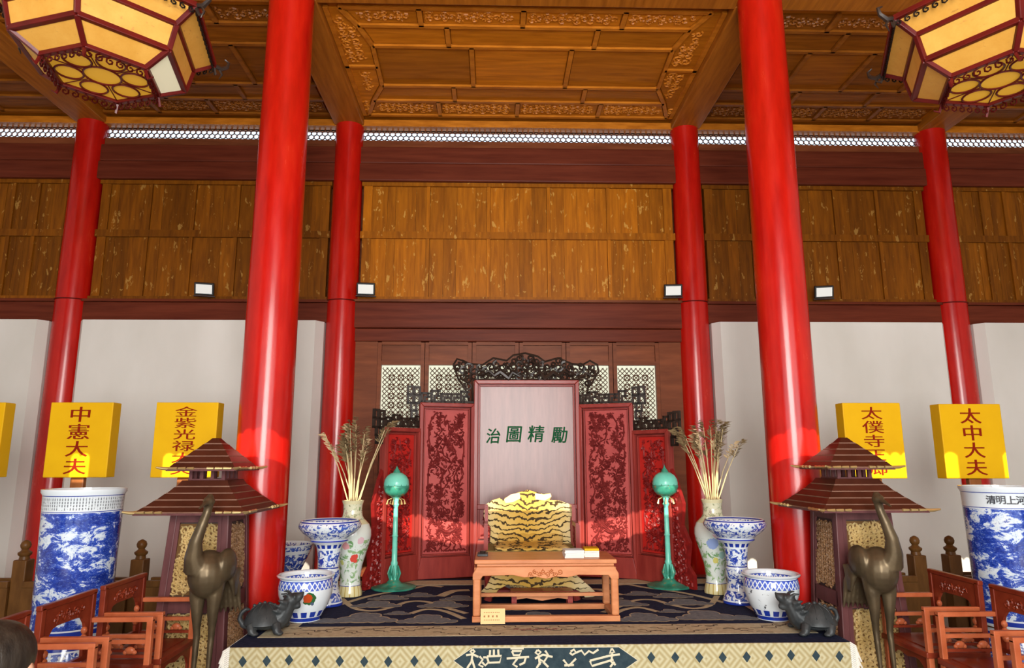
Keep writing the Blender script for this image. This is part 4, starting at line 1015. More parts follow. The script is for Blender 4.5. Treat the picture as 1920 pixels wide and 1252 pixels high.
rack([3.57, 4.5], 'dark wooden placard rack with turned finials behind the large-lettered cylinder vase')

# ---------------------------------------------------------------- tall cylindrical vases on drum stools
def cyl_vase(x, y, r, label, script, slabel):
    z0 = .5; zt_ = 1.46; h = zt_-z0
    D = thing('drum_stool', slabel, 'stool', (x, y, 0))
    MB().lathe([(.0,0),(.20,0),(.215,.03),(.25,.14),(.265,.25),(.25,.36),(.215,.46),(.205,.485),(.0,.485)], 40).build('drum', porcelain('drum_stool_glaze', [(.02,.06,'blue'),(.08,.42,'dense'),(.43,.46,'blue')]), D, smooth=True)
    MB().lathe([(.21,.485),(.22,.49),(.22,.5),(.0,.5)], 32).build('wooden_disc', MT['rack'], D, smooth=True)
    T = thing('cylinder_vase', label, 'vase', (x, y, z0))
    b = [(.02,.05,'blue'), (.06,h-.155,'landscape'), (h-.15,h-.145,'line'), (h-.14,h-.05,'script' if script else 'white'), (h-.045,h-.04,'line')]
    MB().lathe([(.0,0),(r*.93,0),(r*.95,.02),(r*.955,h*.5),(r*.985,h-.15),(r,h-.04),(r+.012,h-.02),(r+.012,h),(r-.012,h),(r-.02,h-.05),(r-.03,.05),(0,.05)], 56).build('body', porcelain('cylinder_vase_glaze_'+('a' if script else 'b'), b), T, smooth=True)
    if not script:
        cs_ = '清明上河圖'
        for i, c in enumerate(cs_):
            a = radians(-140 + i*13.5); rr = r+.002
            text(c, plain('ink', (.02,.02,.03)), T, (rr*cos(a), rr*sin(a), h-.09), (pi/2,0,a+pi/2), .062, 1, .001, 0, .001, 'painted_character')
        a = radians(-140+5*13.5); MB().lathe([(.018,0),(.018,.002),(0,.002)], 16).build('painted_seal', plain('ink2', (.06,.07,.12)), T, loc=((r+.001)*cos(a), (r+.001)*sin(a), h-.09), rot=(pi/2,0,a+pi/2))
    return T
cyl_vase(-3.19, 5.02, .25, 'tall cylindrical blue and white vase with a band of small script below its rim', True, 'blue and white porcelain drum stool under the script-banded cylinder vase')
cyl_vase(3.41, 5.05, .25, 'tall cylindrical blue and white vase with large characters below its rim', False, 'blue and white porcelain drum stool under the large-lettered cylinder vase')

# ---------------------------------------------------------------- turret shaped cabinets
def turret(x, y, label):
    T = thing('turret_cabinet', label, 'cabinet', (x, y, 0))
    ht, hb, zt_ = .20, .262, 1.30
    def hw(z): return hb + (ht-hb)*z/zt_
    def ring(z0, z1, e0, e1): return MB().add([(-e0,-e0,z0),(e0,-e0,z0),(e0,e0,z0),(-e0,e0,z0),(-e1,-e1,z1),(e1,-e1,z1),(e1,e1,z1),(-e1,e1,z1)], [(3,2,1,0),(4,5,6,7),(0,1,5,4),(1,2,6,5),(2,3,7,6),(3,0,4,7)])
    MB().box(-hb-.01, hb+.01, -hb-.01, hb+.01, 0, .10).build('plinth', MT['turret'], T, bev=.008)
    ring(.10, zt_, hw(.1)-.02, ht-.02).build('core', MT['darkback'], T)
    for s0, s1 in ((-1,-1),(1,-1),(1,1),(-1,1)):
        MB().bar((s0*(hw(.1)-.024), s1*(hw(.1)-.024), .1), (s0*(ht-.024), s1*(ht-.024), zt_), .05, .05, (0,1,0)).build('corner_post', MT['turret'], T, bev=.006)
    for f in range(4):
        ca, sa = cos(f*pi/2), sin(f*pi/2); u = Vector((ca, sa, 0)); nrm = Vector((sa, -ca, 0)); tl = Vector((-nrm.x*(hb-ht)/zt_, -nrm.y*(hb-ht)/zt_, 1))
        o = nrm*(hb-.02)
        nf = nrm
        fp = MB()
        for (z0, z1) in ((.10,.16),(.64,.74),(zt_-.07,zt_)):
            e = hw(z0)-.05; fp.prism([(-e,z0),(e,z0),(e,z1),(-e,z1)], o, u, tl, nf*.016)
        for s_ in (-1, 1):
            fp.prism([(s_*(hw(.16)-.05),.16),(s_*(hw(.16)-.08),.16),(s_*(hw(zt_)-.07),zt_-.07),(s_*(ht-.045),zt_-.07)], o, u, tl, nf*.016)
        fp.build('face_frame', MT['turret'], T)
        for (z0, z1) in ((.17,.63),(.75,zt_-.08)):
            e0, e1 = hw(z0)-.078, hw(z1)-.07
            poly = [(-e0,z0),(e0,z0),(e1,z1),(-e1,z1)]
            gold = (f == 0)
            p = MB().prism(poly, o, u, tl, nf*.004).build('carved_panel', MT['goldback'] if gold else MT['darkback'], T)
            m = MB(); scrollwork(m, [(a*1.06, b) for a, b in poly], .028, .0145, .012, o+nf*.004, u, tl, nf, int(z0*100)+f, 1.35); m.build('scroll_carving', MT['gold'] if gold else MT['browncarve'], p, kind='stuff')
    def roof(zs, steps, big):
        k = len(steps)
        for i in range(k-1):
            (e0, z0), (e1, z1) = steps[i], steps[i+1]
            rc = ring(z0+.007, z1, e0-.004, e1+.008).build('roof_course', MT['roof'], T)
            ring(z0-.002, z0+.007, e0+.002, e0+.002).build('course_edge', MT['rooflip'], rc)
        e, z = steps[0]
        for f in range(4):
            ca, sa = cos(f*pi/2), sin(f*pi/2); u = Vector((ca, sa, 0)); n = Vector((sa, -ca, 0))
            gd = MB().bar(n*(e+.004)-u*e+Z3*(z-.008), n*(e+.004)+u*e+Z3*(z-.008), .012, .014); go = gd.build('eave_strip', MT['turret'], T)
            for s_ in (-1, 1):
                c0 = n*(e+.012)+Z3*(z+.004)
                m = MB()
                for q, L in ((0, .055), (1, .05), (2, .045)):
                    st = e - .02 - q*.062; m.tube([c0+u*s_*st, c0+u*s_*(st-L)], [.008,.011], 7)
                m.build('gilt_ferrule', MT['brass'], go, smooth=True)
            d = (u+n).normalized(); cn = (u+n)*e+Z3*z
            m = MB().tube([cn-d*.02, cn+d*.035+Z3*.004, cn+d*.075+Z3*.012], [.013,.011,.006], 7); m.build('eave_tip', MT['brass'], T, smooth=True)
    roof(0, [(.368,1.305),(.325,1.34),(.275,1.383),(.228,1.426),(.185,1.47),(.15,1.515)], True)
    MB().box(-.13, .13, -.13, .13, 1.51, 1.525).build('gallery_floor', MT['turret'], T)
    for s0 in (-1, -.33, .33, 1):
        for s1 in (-1, 1):
            MB().box(s0*.115-.012, s0*.115+.012, s1*.115-.012, s1*.115+.012, 1.525, 1.60).build('gallery_post', MT['turret'], T)
            if abs(s0) < .5: MB().box(s1*.115-.012, s1*.115+.012, s0*.115-.012, s0*.115+.012, 1.525, 1.60).build('gallery_post', MT['turret'], T)
    roof(0, [(.235,1.595),(.195,1.637),(.15,1.681),(.105,1.725),(.06,1.77),(.015,1.815)], False)
    return T
turret(-2.355, 5.16, 'brown two-roofed turret cabinet with gilt panels before the six-character placard')
turret(2.33, 5.16, 'brown two-roofed turret cabinet with gilt panels before the five-character placard')

# ---------------------------------------------------------------- bronze cranes
def crane(x, y, s_, label):
    T = thing('bronze_crane', label, 'statue', (x, y, 0)); m = MB()
    px = .00372
    m.ball((0, 0, .935), (.12,.13,.15), 16, 12); m.ball((0,.05,.95), (.11,.15,.12), 14, 10)
    m.ball((s_*.10,.05,.985), (.055,.11,.105), 14, 10); m.ball((-s_*.07,.05,.96), (.06,.12,.10), 14, 10)
    neck = [(-s_*.045,-.06,.98),(-s_*.055,-.105,1.06),(-s_*.04,-.125,1.15),(-s_*.01,-.12,1.25),(s_*.008,-.10,1.33),(s_*.015,-.10,1.385)]
    m.tube(neck, [.085,.056,.040,.032,.027,.03], 10)
    m.ball((s_*.015,-.105,1.395), (.036,.05,.034), 12, 8); m.ball((s_*.015,-.09,1.425), (.022,.028,.02), 10, 6)
    m.tube([(s_*.015,-.14,1.39),(s_*.015,-.2,1.375),(s_*.015,-.26,1.355)], [.02,.012,.006], 8)
    for q in range(7):
        a = (q-3)*.16; m.tube([(s_*.03+a*.12,.12,.93),(s_*.05+a*.16,.18,.84),(s_*.06+a*.2,.20,.66)], [.035,.026,.008], 6)
    for q in range(4):
        m.tube([(s_*(.10+.008*q),.08+.03*q,.95),(s_*(.125),.10+.02*q,.86),(s_*.135,.12+.02*q,.77)], [.03,.022,.006], 6)
    for sx_ in (-1, 1):
        m.tube([(sx_*.055,.01,.88),(sx_*.055,.0,.80),(sx_*.05,.0,.70),(sx_*.048,.01,.60),(sx_*.046,.015,.55),(sx_*.045,.0,.30),(sx_*.05,0,.06)], [.058,.05,.036,.024,.022,.014,.016], 9)
        for t in (-.5, 0, .5): m.tube([(sx_*.05,0,.07),(sx_*.05+sin(t)*.08,-cos(t)*.09,.052)], [.014,.007], 6)
        m.tube([(sx_*.05,0,.07),(sx_*.05,.05,.052)], [.012,.006], 6)
    m.build('body', MT['bronze'], T, remesh=.0075)
    MB().lathe([(.0,0),(.13,0),(.135,.015),(.12,.04),(.11,.048),(.0,.05)], 28).build('base', MT['bronze'], T, smooth=True)
    return T
crane(-2.15, 4.66, 1, 'slender bronze crane standing before the turret cabinet of the six-character placard')
crane(2.235, 4.66, -1, 'slender bronze crane standing before the turret cabinet of the five-character placard')

# ---------------------------------------------------------------- dragon turtles
def turtle(x, y, rz, label):
    T = thing('dragon_turtle', label, 'statue', (x, y, S+.004), rz); T.scale = (.8, 1.05, 1.0); m = MB()
    m.ball((-.02,0,.07), (.165,.125,.055), 18, 10)
    m.tube([(.08,0,.085),(.125,0,.11),(.15,0,.15),(.165,0,.185)], [.085,.075,.062,.055], 12)
    m.ball((.18,0,.20), (.066,.055,.044), 14, 10)
    m.tube([(.20,0,.212),(.255,0,.222),(.275,0,.236)], [.04,.03,.02], 8); m.tube([(.195,0,.172),(.235,0,.16),(.262,0,.163)], [.032,.024,.015], 8)
    m.tube([(.27,0,.235),(.285,0,.252)], [.016,.009], 6)
    for sy in (-1, 1):
        m.tube([(.18,sy*.03,.225),(.14,sy*.045,.25),(.10,sy*.05,.25)], [.016,.012,.006], 6); m.ball((.215,sy*.036,.226), .016, 8, 6)
        for k in range(3): m.tube([(.16-.02*k,sy*.05,.19-.03*k),(.12-.02*k,sy*.075,.205-.03*k),(.085-.02*k,sy*.08,.215-.03*k)], [.022,.016,.006], 6)
        for lx in (.085, -.115):
            m.tube([(lx,sy*.09,.06),(lx+.015,sy*.115,.03),(lx+.02,sy*.12,.014)], [.042,.034,.03], 8); m.ball((lx+.04,sy*.122,.015), (.036,.03,.015), 8, 6)
    m.tube([(-.15,-.02,.05),(-.20,-.03,.06),(-.228,-.03,.095),(-.215,-.03,.135),(-.18,-.025,.155),(-.15,-.02,.15)], [.034,.026,.02,.018,.016,.010], 8)
    m.build('body', MT['iron'], T, remesh=.0065)
    sh = MB().lathe([(1.04,-.02),(1.12,-.012),(1.10,.0),(1.02,.018),(.9,.05),(.7,.082),(.4,.104),(.0001,.112)], 32, (-.03,0,.075), .155, .125)
    so_ = sh.build('shell', MT['iron'], T, smooth=True)
    rd = MB()
    for k in range(5): rd.ball((-.12+k*.042, 0, .186-.006*abs(k-2)**1.5), (.016,.011,.014), 8, 6)
    for a in range(12):
        t = a*pi/6+.3; rd.tube([(-.03+.05*cos(t), .04*sin(t), .182), (-.03+.105*cos(t), .085*sin(t), .158), (-.03+.15*cos(t), .12*sin(t), .105)], .005, 5)
    rd.build('shell_ridges', MT['iron'], so_, smooth=True, kind='stuff')
    return T
turtle(-1.85, 5.0, .12, 'black iron dragon turtle statue beside the fish pot with a red flower')
turtle(1.85, 4.86, pi-.12, 'black iron dragon turtle statue beside the fish pot with dark sprigs')

# ---------------------------------------------------------------- porcelain on the platform
def spots(mat, lst):
    m = mat.node_tree; b = m.nodes['Principled BSDF']; lk = b.inputs['Base Color'].links[0]; cur = lk.from_socket
    tc = m.nodes.new('ShaderNodeTexCoord'); nz = m.nodes.new('ShaderNodeTexNoise'); nz.inputs['Scale'].default_value = 30; m.links.new(tc.outputs['Object'], nz.inputs['Vector'])
    for (p, r, c) in lst:
        d = m.nodes.new('ShaderNodeVectorMath'); d.operation = 'DISTANCE'; m.links.new(tc.outputs['Object'], d.inputs[0]); d.inputs[1].default_value = p
        a = m.nodes.new('ShaderNodeMath'); a.operation = 'MULTIPLY_ADD'; m.links.new(nz.outputs[0], a.inputs[0]); a.inputs[1].default_value = r*.9; m.links.new(d.outputs['Value'], a.inputs[2])
        l = m.nodes.new('ShaderNodeMath'); l.operation = 'LESS_THAN'; m.links.new(a.outputs[0], l.inputs[0]); l.inputs[1].default_value = r*1.45
        mx = m.nodes.new('ShaderNodeMix'); mx.data_type = 'RGBA'; m.links.new(l.outputs[0], mx.inputs[0]); m.links.new(cur, mx.inputs[6]); mx.inputs[7].default_value = (*c, 1); cur = mx.outputs[2]
    m.links.new(cur, b.inputs['Base Color']); return mat
def low_pot(x, y, label, mat):
    T = thing('fish_pot', label, 'pot', (x, y, S+.004))
    MB().lathe([(0,0),(.115,0),(.118,.02),(.125,.03),(.165,.10),(.192,.18),(.197,.235),(.188,.285),(.182,.295),(.205,.305),(.21,.315),(.20,.322),(.185,.318),(.175,.30),(.18,.24),(.15,.09),(.09,.04),(0,.035)], 48).build('body', mat, T, smooth=True)
pb = [(.005,.03,'blue'),(.035,.075,'lappet'),(.08,.225,'black'),(.225,.285,'zigzag'),(.285,.29,'line'),(.312,.33,'white')]
pm1 = spots(porcelain('fish_pot_glaze_red', [(.005,.03,'blue'),(.035,.075,'lappet'),(.225,.285,'zigzag'),(.285,.29,'line')]), [((.08,-.175,.17), .045, (.02,.10,.03)), ((.065,-.18,.175), .03, (.42,.05,.01)), ((.1,-.165,.13), .02, (.06,.09,.16)), ((.0,-.19,.13), .015, (.03,.05,.12))])
low_pot(-1.70, 5.36, 'squat blue and white fish pot with a painted red flower', pm1)
low_pot(1.755, 5.28, 'squat blue and white fish pot with painted dark sprigs', porcelain('fish_pot_glaze_dark', pb))
gum = porcelain('gu_vase_glaze', [(.0,.02,'blue'),(.03,.10,'dense'),(.12,.27,'sprig'),(.285,.295,'line'),(.30,.43,'sprig'),(.445,.475,'lappet'),(.50,.51,'line'),(.525,.645,'sprig'),(.65,.66,'line')])
def gu(x, y, label):
    T = thing('gu_vase', label, 'vase', (x, y, S+.004))
    MB().lathe([(0,0),(.128,0),(.13,.012),(.115,.05),(.095,.10),(.085,.14),(.082,.18),(.092,.22),(.092,.26),(.083,.285),(.084,.30),(.088,.38),(.098,.44),(.115,.475),(.15,.495),(.155,.50),(.15,.512),(.165,.53),(.215,.565),(.25,.605),(.255,.625),(.24,.655),(.232,.665),(.22,.66),(.20,.63),(.13,.56),(.09,.5),(0,.5)], 48).build('body', gum, T, smooth=True)
gu(-1.66, 5.88, 'tall blue and white trumpet vase behind the pot with a red flower')
gu(1.70, 5.84, 'tall blue and white trumpet vase behind the pot with dark sprigs')
def floral_vase(x, y, label, sp, seed):
    T = thing('floral_vase', label, 'vase', (x, y, S+.004))
    mat = spots(porcelain('famille_rose_glaze_%d' % seed, [(.0,.085,'ochrelappet'),(.085,.09,'line'),(.10,.47,'flowers'),(.60,.635,'cream'),(.635,.77,'neckflowers'),(.77,.82,'cream')], white=(.66,.72,.67)), sp)
    MB().lathe([(0,0),(.105,0),(.107,.02),(.098,.06),(.088,.10),(.086,.15),(.10,.25),(.13,.35),(.157,.44),(.168,.50),(.165,.55),(.145,.60),(.10,.645),(.086,.67),(.082,.71),(.083,.76),(.092,.785),(.095,.80),(.085,.80),(.075,.78),(.07,.70),(0,.66)], 48).build('body', mat, T, smooth=True)
    RT = thing('dried_reeds', 'bunch of dried feathery reeds standing in ' + ('the floral vase by the red flower pot' if x < 0 else 'the floral vase by the dark sprig pot'), 'dried plants', (x, y, S+.67))
    R = random.Random(seed)
    stalk = plain('dry_straw_stalk', (.55,.44,.23), .7); plume = mixed('dry_brown_plume', (.10,.065,.03), (.24,.17,.08), 30, rough=.9); pale = mixed('pale_plume', (.45,.32,.17), (.62,.48,.28), 30, rough=.9)
    for k in range(20):
        a = R.uniform(0, 2*pi); L = R.uniform(.45,.72); sp_ = R.uniform(.05,.36); r0 = R.uniform(0,.05)
        p = [Vector((r0*cos(a), r0*sin(a), 0)), Vector((r0*cos(a)*1.2, r0*sin(a)*1.2, .12)), Vector(((r0+sp_*.35)*cos(a), (r0+sp_*.3)*sin(a), .12+L*.5)), Vector(((r0+sp_*.75)*cos(a), (r0+sp_*.5)*sin(a), .1+L))]
        rd_ = MB().tube(p, [.006,.006,.005,.003], 5).build('reed', stalk, RT, smooth=True)
        m = MB(); tip = p[3]; d = (p[3]-p[2]).normalized(); low = k % 4 == 0
        st = (p[2]*.55+p[3]*.45) if low else p[3]-d*.12
        for q in range(46):
            b0 = st + d*(.0042*q); t = R.uniform(0, 2*pi); l = R.uniform(.04,.085)*(1 if q < 36 else .6)
            e = b0 + Vector((cos(t)*l*.75, sin(t)*l*.75, l*.55)) + Vector((cos(a), sin(a), -.4))*q*.0012
            m.add([b0, (b0+e)/2+Vector((.0045,.002,.005)), e, (b0+e)/2-Vector((.0045,.002,.005))], [(0,1,2,3)])
        m.build('plume', pale if low else plume, rd_, kind='stuff')
floral_vase(-1.555, 6.27, 'tall floral porcelain vase with peonies round its lower body', [((.06,-.14,.31), .05, (.62,.07,.05)), ((-.02,-.14,.43), .035, (.68,.33,.34)), ((-.09,-.12,.42), .04, (.30,.5,.55)), ((.10,-.12,.47), .03, (.66,.45,.5)), ((-.07,-.11,.28), .03, (.55,.6,.2)), ((-.12,-.10,.34), .025, (.65,.45,.12))], 41)
floral_vase(1.655, 6.27, 'tall floral porcelain vase with blue and red peonies across its shoulder', [((.09,-.13,.40), .042, (.62,.10,.12)), ((-.06,-.145,.43), .05, (.28,.38,.66)), ((-.02,-.155,.52), .04, (.7,.42,.45)), ((.03,-.13,.33), .035, (.33,.55,.5)), ((-.03,-.12,.28), .03, (.6,.55,.15))], 57)

# ---------------------------------------------------------------- green lotus lamps
def lotus_lamp(x, y, tip, wh):
    T = thing('lotus_lamp', 'green lotus bud lamp next to the floral vase by the ' + wh, 'lamp', (x, y, S+.004), 0, 'lotus lamps before the screen')
    MB().lathe([(0,0),(.20,0),(.205,.012),(.185,.02),(.16,.018),(.12,.03),(.07,.045),(.045,.075),(.0,.08)], 36).build('base', MT['patina'], T, smooth=True)
    MB().lathe([(.045,.06),(.04,.12),(.03,.2),(.034,.22),(.026,.24),(.024,.45),(.03,.46),(.024,.47),(.021,.72),(.032,.74),(.022,.76),(.03,.80),(.05,.815)], 16).build('stem', MT['patinalight'], T, smooth=True)
    lf = MB()
    for k in range(8):
        a = k*pi/4; lf.tube([(.03*cos(a),.03*sin(a),.07),(.05*cos(a),.05*sin(a),.13),(.035*cos(a),.035*sin(a),.2)], [.014,.016,.004], 5)
    lf.build('stem_leaves', MT['patina'], T, smooth=True)
    MB().lathe([(.03,.81),(.075,.825),(.105,.855),(.118,.89),(.122,.905),(.118,.915),(.0,.915)], 32).build('calyx', MT['patina'], T, smooth=True)
    MB().lathe([(.116,.912),(.119,.93),(.112,.97),(.09,1.005),(.055,1.03),(.0,1.04)], 32).build('bud', MT['patinalight'], T, smooth=True)
    m = MB()
    for k in range(12):
        a = k*pi/6; m.leaf(0,0,pi/2,.05,.05,.006,(.116*cos(a),.116*sin(a),.905),(-sin(a),cos(a),0),(-.15*cos(a),-.15*sin(a),.98),(cos(a),sin(a),0))
    m.build('petal_band', MT['patina'], T)
    MB().lathe([(.04,1.03),(.03,1.05),(.012,1.075 if tip else 1.055),(.0,1.10 if tip else 1.06)], 10).build('bud_tip', MT['patina'], T, smooth=True)
    for k in range(6):
        a = k*pi/3+.3; MB().tube([(.04*cos(a),.04*sin(a),.80),(.075*cos(a),.075*sin(a),.785),(.085*cos(a),.085*sin(a),.745)], [.004,.004,.011], 6).build('bell_drop', MT['brass'], T, smooth=True)
qL = at_z(738, 1103, S); qR = at_z(1255, 1100, S)
lotus_lamp(qL.x, qL.y, True, 'red flower pot'); lotus_lamp(qR.x, qR.y, True, 'dark sprig pot')

# ---------------------------------------------------------------- bowl on a stand and scholar's rock behind the columns
q = at_y(540, 1040, 6.75)
ST = thing('bowl_stand', 'dark wooden stand behind the thick column by the red flower pot', 'stand', (q.x, 6.75, 0))
MB().lathe([(.17,.52),(.18,.53),(.18,.55),(.0,.55)], 24).build('top', MT['rack'], ST, smooth=True)
for k in range(4):
    a = k*pi/2+.78; MB().tube([(.13*cos(a),.13*sin(a),.53),(.15*cos(a),.15*sin(a),.4),(.11*cos(a),.11*sin(a),.15),(.15*cos(a),.15*sin(a),0)], .02, 8).build('leg', MT['rack'], ST, smooth=True)
BW = thing('deep_bowl', 'wide blue and white bowl on the dark stand behind the thick column', 'bowl', (q.x, 6.75, .55))
MB().lathe([(0,0),(.09,0),(.095,.03),(.14,.12),(.2,.25),(.225,.32),(.23,.335),(.215,.335),(.19,.27),(.12,.12),(0,.05)], 40).build('body', porcelain('deep_bowl_glaze', [(.0,.03,'blue'),(.05,.25,'dense'),(.28,.32,'sprig')]), BW, smooth=True)
q = at_y(1356, 1080, 7.45)
RK = thing('root_stand', 'gnarled brown root carving behind the floral vase by the dark sprig pot', 'carving', (q.x, 7.45, 0)); m = MB(); R = random.Random(9)
for k in range(16):
    a = R.uniform(0, 6.3); z = R.uniform(.03,.5); r = .1-.06*z; m.ball((r*cos(a), r*sin(a), z), (R.uniform(.05,.08),)*3, 8, 6)
m.ball((0,0,.25), (.08,.08,.28), 10, 8); m.build('root', mixed('gnarled_root', (.05,.025,.012), (.11,.06,.03), 12, rough=.5, bump=.4), RK, remesh=.018)
MB().lathe([(0,0),(.14,0),(.15,.03),(.12,.05),(0,.05)], 20).build('foot', MT['rack'], RK, smooth=True)

# ---------------------------------------------------------------- armchairs
def make_chair():
    T = thing('armchair', 'x', 'chair', (0,0,0), 0, 'red rosewood armchairs in facing rows')
    w2, d2 = .25, .175; za, zb, zs = .76, .90, .50; p = .034
    for sy in (-1, 1):
        y = sy*(w2-.02)
        MB().bar((-d2,y,0),(-d2,y,zb),p,p,(0,1,0)).build('back_post', MT['chair'], T, bev=.004)
        MB().bar((d2,y,0),(d2,y,za-.014),p,p,(0,1,0)).build('front_post', MT['chairlight'], T, bev=.004)
        ar = MB().bar((-d2+p/2,y,za-.014),(d2+p/2,y,za-.014),p*.95,.028).build('arm_rail', MT['chairlight'], T, bev=.004)
        MB().bar((-d2+p/2,y,.625),(d2-p/2,y,.625),.022,.022).build('arm_stretcher', MT['chairlight'], ar)
        for xx in (-.07, .07):
            m = MB(); m.ball((xx,y,.575), (.03,.014,.022), 10, 6); m.ball((xx-.025,y,.565), (.015,.012,.013), 8, 5); m.ball((xx+.025,y,.565), (.015,.012,.013), 8, 5); m.build('arm_knob', MT['chairlight'], ar, smooth=True)
        MB().bar((-d2+p/2,y,.545),(d2-p/2,y,.545),.02,.016).build('arm_bottom_rail', MT['chair'], ar)
        MB().bar((-d2,y,.10),(d2,y,.10),.02,.025).build('side_stretcher', MT['chair'], T)
    i = w2-.037
    P = [(-i,zb-.014),(i,zb-.014),(i,.56),(i-.045,.56),(i-.05,.63),(i-.03,.68),(i-.05,.74),(i-.08,.775),(i-.12,.785),(-i+.12,.785),(-i+.08,.775),(-i+.05,.74),(-i+.03,.68),(-i+.05,.63),(-i+.045,.56),(-i,.56)]
    cr = MB().prism(P, (-d2-.008,0,0), Y3, Z3, (.018,0,0)).build('back_panel', MT['chair'], T, bev=.003)
    MB().bar((-d2,-w2-.004,zb),(-d2,w2+.004,zb),p,.028).build('top_rail', MT['chair'], T, bev=.006)
    for sy in (-1, 1):
        m = MB()
        for (a, b) in ((.62,.024),(.66,.02),(.70,.016)): m.ball((-d2+.004, sy*(i-.04), a), (.018,b,.022), 8, 6)
        m.build('carved_spandrel', MT['chairlight'], cr, smooth=True)
    m = MB(); scrollwork(m, [(-.14,.80),(.14,.80),(.14,.87),(-.14,.87)], .02, .008, .006, (-d2+.011,0,0), Y3, Z3, X3, 2); m.build('crest_carving', MT['chair'], cr, kind='stuff')
    MB().bar((-d2,-i,.55),(-d2,i,.55),.022,.024).build('back_bottom_rail', MT['chair'], T)
    MB().box(-d2-.01, d2+.03, -w2, w2, zs-.035, zs).build('seat_frame', MT['chair'], T, bev=.006)
    MB().box(-d2+.04, d2-.03, -w2+.05, w2-.05, zs, zs+.006).build('seat_panel', MT['chair'], T)
    j = w2-.037
    A = [(-j,zs-.035),(j,zs-.035),(j,.22),(j-.025,.22),(j-.03,.36),(j-.055,.40),(j-.09,.425),(.08,.43),(.0,.415),(-.08,.43),(-j+.09,.425),(-j+.055,.40),(-j+.03,.36),(-j+.025,.22),(-j,.22)]
    MB().prism(A, (d2-.008,0,0), Y3, Z3, (.014,0,0)).build('apron', MT['chair'], T, bev=.003)
    MB().bar((d2,-j,.085),(d2,j,.085),.03,.03).build('foot_rail', MT['chairlight'], T)
    MB().bar((-d2,-j,.12),(-d2,j,.12),.02,.025).build('back_stretcher', MT['chair'], T)
    return T
ch = make_chair()
wordsL = ['beside the crane of the six-character placard, closest to the platform', 'second from the crane of the six-character placard', 'third from the crane of the six-character placard', 'fourth from the crane of the six-character placard', 'fifth from the crane of the six-character placard']
wordsR = [w_.replace('six-', 'five-') for w_ in wordsL]
for k in range(4):
    lb = 'red rosewood armchair ' + wordsL[k]
    if k == 0: ch['label'] = lb; ch.location = (-2.475, 4.62, 0)
    else: copy_tree(ch, None, lb, (-2.475, 4.62-.585*k, 0), 0)
for k in range(3):
    copy_tree(ch, None, 'red rosewood armchair ' + wordsR[k], (2.52, 4.60-.595*k, 0), pi)

# ---------------------------------------------------------------- a child at the edge of the frame, seen from behind
q = at_y(-8, 1243, 2.1)
PS = thing('person', 'dark haired child in a blue shirt standing beside the red chairs', 'person', (q.x, 2.1, 0))
hz = q.z
def skin(name, mat, verts, edges, rad, parent, sub=2):
    me = bpy.data.meshes.new(name); me.from_pydata(verts, edges, []); me.update(); me.materials.append(mat)
    o = bpy.data.objects.new(name, me); COL.objects.link(o); o.parent = parent
    o.modifiers.new('skin', 'SKIN').use_smooth_shade = True
    for i, r in enumerate(rad): me.skin_vertices[0].data[i].radius = r if isinstance(r, tuple) else (r, r)
    me.skin_vertices[0].data[0].use_root = True
    m = o.modifiers.new('sub', 'SUBSURF'); m.levels = m.render_levels = sub; return o
k = (hz-.0)/1.02
V_ = [(0,0,.50),(0,.005,.62),(0,.0,.74),(0,0,.83),(0,0,.88),(0,.0,.93),(0,.005,1.02),(0,.0,1.08)]; E_ = [(i,i+1) for i in range(7)]; R_ = [(.10,.075),(.095,.07),(.105,.07),(.075,.055),(.038,.038),(.05,.055),(.078,.092),(.05,.065)]
def limb(root, pts, rads):
    p = root
    for a, r in zip(pts, rads): V_.append(a); R_.append(r); E_.append((p, len(V_)-1)); p = len(V_)-1
for sx_ in (-1, 1):
    limb(0, [(sx_*.062,0,.45),(sx_*.065,.01,.27),(sx_*.065,-.005,.06),(sx_*.068,.05,.03),(sx_*.07,.10,.025)], [.062,.045,.032,.028,.022])
    limb(3, [(sx_*.13,0,.80),(sx_*.155,-.01,.64),(sx_*.16,.03,.50),(sx_*.158,.05,.45)], [.042,.033,.024,.022])
    h0 = len(V_)-1
    for j, (dx, L) in enumerate(((-.016,.042),(-.005,.05),(.006,.046),(.016,.036))): limb(h0, [(sx_*.158+dx,.06,.425),(sx_*.158+dx,.068,.425-L*.6),(sx_*.158+dx,.062,.425-L)], [.009,.007,.006])
    limb(h0, [(sx_*.14,.075,.43),(sx_*.135,.085,.405)], [.009,.007])
V_ = [(a*k, b*k, c*k) for a, b, c in V_]
skn = NT('skin_tone', .5).col((.5,.27,.17)).m
bo = skin('body', skn, V_, E_, [tuple(x*k for x in (r if isinstance(r, tuple) else (r, r))) for r in R_], PS)
hc = 1.0*k
hr = MB().ball((0,-.012*k,1.035*k), (.094*k,.105*k,.095*k), 20, 12); hr.ball((0,-.045*k,.985*k), (.088*k,.07*k,.085*k), 16, 10); hr.build('hair', mixed('dark_hair', (.008,.006,.005), (.03,.022,.016), 30, (1,1,.2), .4, bump=.6), PS, remesh=.008)
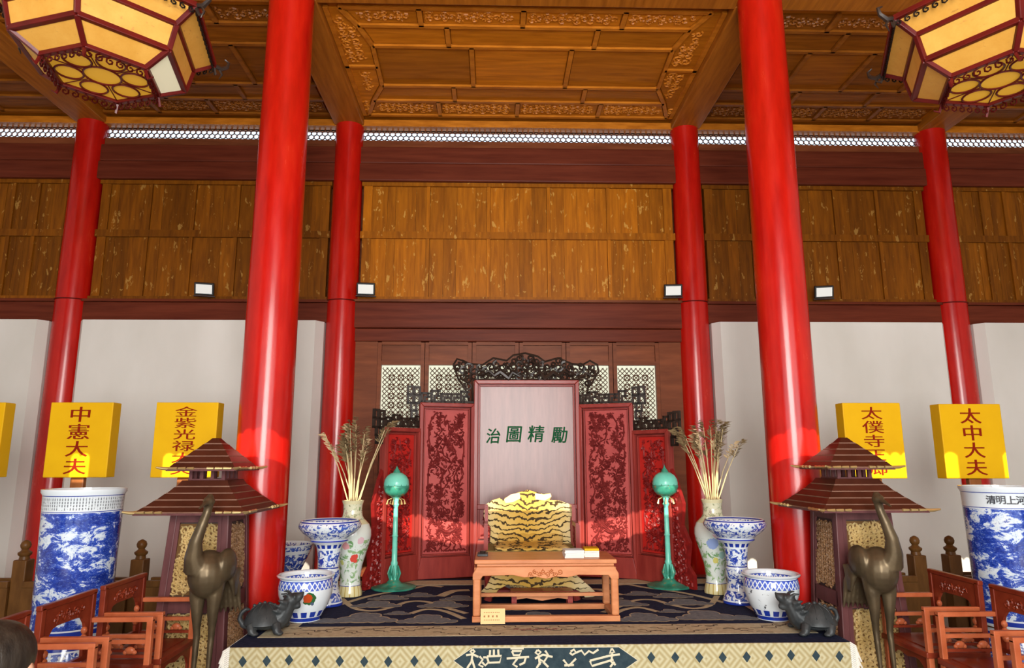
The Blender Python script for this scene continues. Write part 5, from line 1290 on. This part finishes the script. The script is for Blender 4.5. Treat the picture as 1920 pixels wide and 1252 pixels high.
MB().lathe([(.118*k,.46*k),(.115*k,.55*k),(.112*k,.65*k),(.12*k,.74*k),(.10*k,.82*k),(.05*k,.865*k)], 24, (0,0,0), 1, .8).build('shirt', plain('blue_shirt', (.05,.12,.3), .8), PS, smooth=True)
for sx_ in (-1, 1):
    MB().tube([(sx_*.06*k,0,.5*k),(sx_*.064*k,.01*k,.28*k),(sx_*.065*k,0,.08*k)], [.075*k,.058*k,.048*k], 12).build('trouser_leg', plain('dark_trousers', (.03,.03,.04), .8), PS, smooth=True)
    MB().tube([(sx_*.10*k,0,.815*k),(sx_*.145*k,-.005*k,.70*k)], [.058*k,.05*k], 12).build('sleeve', plain('blue_shirt', (.05,.12,.3), .8), PS, smooth=True)
    MB().ball((sx_*.069*k,.045*k,.025*k), (.035*k,.075*k,.028*k), 12, 8).build('shoe', plain('white_shoe', (.6,.6,.6), .6), PS, smooth=True)
    MB().ball((sx_*.083*k,.005*k,.995*k), (.012*k,.02*k,.028*k), 8, 6).build('ear', skn, bo, smooth=True)
    MB().ball((sx_*.03*k,.083*k,1.0*k), (.011*k,.008*k,.008*k), 8, 6).build('eye', plain('dark_eye', (.01,.01,.01), .2), bo, smooth=True)
MB().ball((0,.097*k,.975*k), (.012*k,.014*k,.018*k), 8, 6).build('nose', skn, bo, smooth=True)
MB().ball((0,.088*k,.945*k), (.022*k,.006*k,.006*k), 8, 6).build('mouth', plain('lips', (.4,.12,.1), .5), bo, smooth=True)

GROUPS = dict(palace_lantern='hanging palace lanterns', placard_rack='placard racks along the wall', drum_stool='porcelain drum stools', cylinder_vase='tall cylinder vases', turret_cabinet='turret cabinets beside the platform',
    bronze_crane='bronze cranes beside the platform', dragon_turtle='dragon turtles on the carpet corners', fish_pot='fish pots on the carpet', gu_vase='trumpet vases on the carpet', floral_vase='floral vases flanking the screen', dried_reeds='dried reeds in the floral vases', column='red columns')
for o in list(bpy.data.objects):
    if o.parent is None and o.name.split('.')[0] in GROUPS: o['group'] = GROUPS[o.name.split('.')[0]]
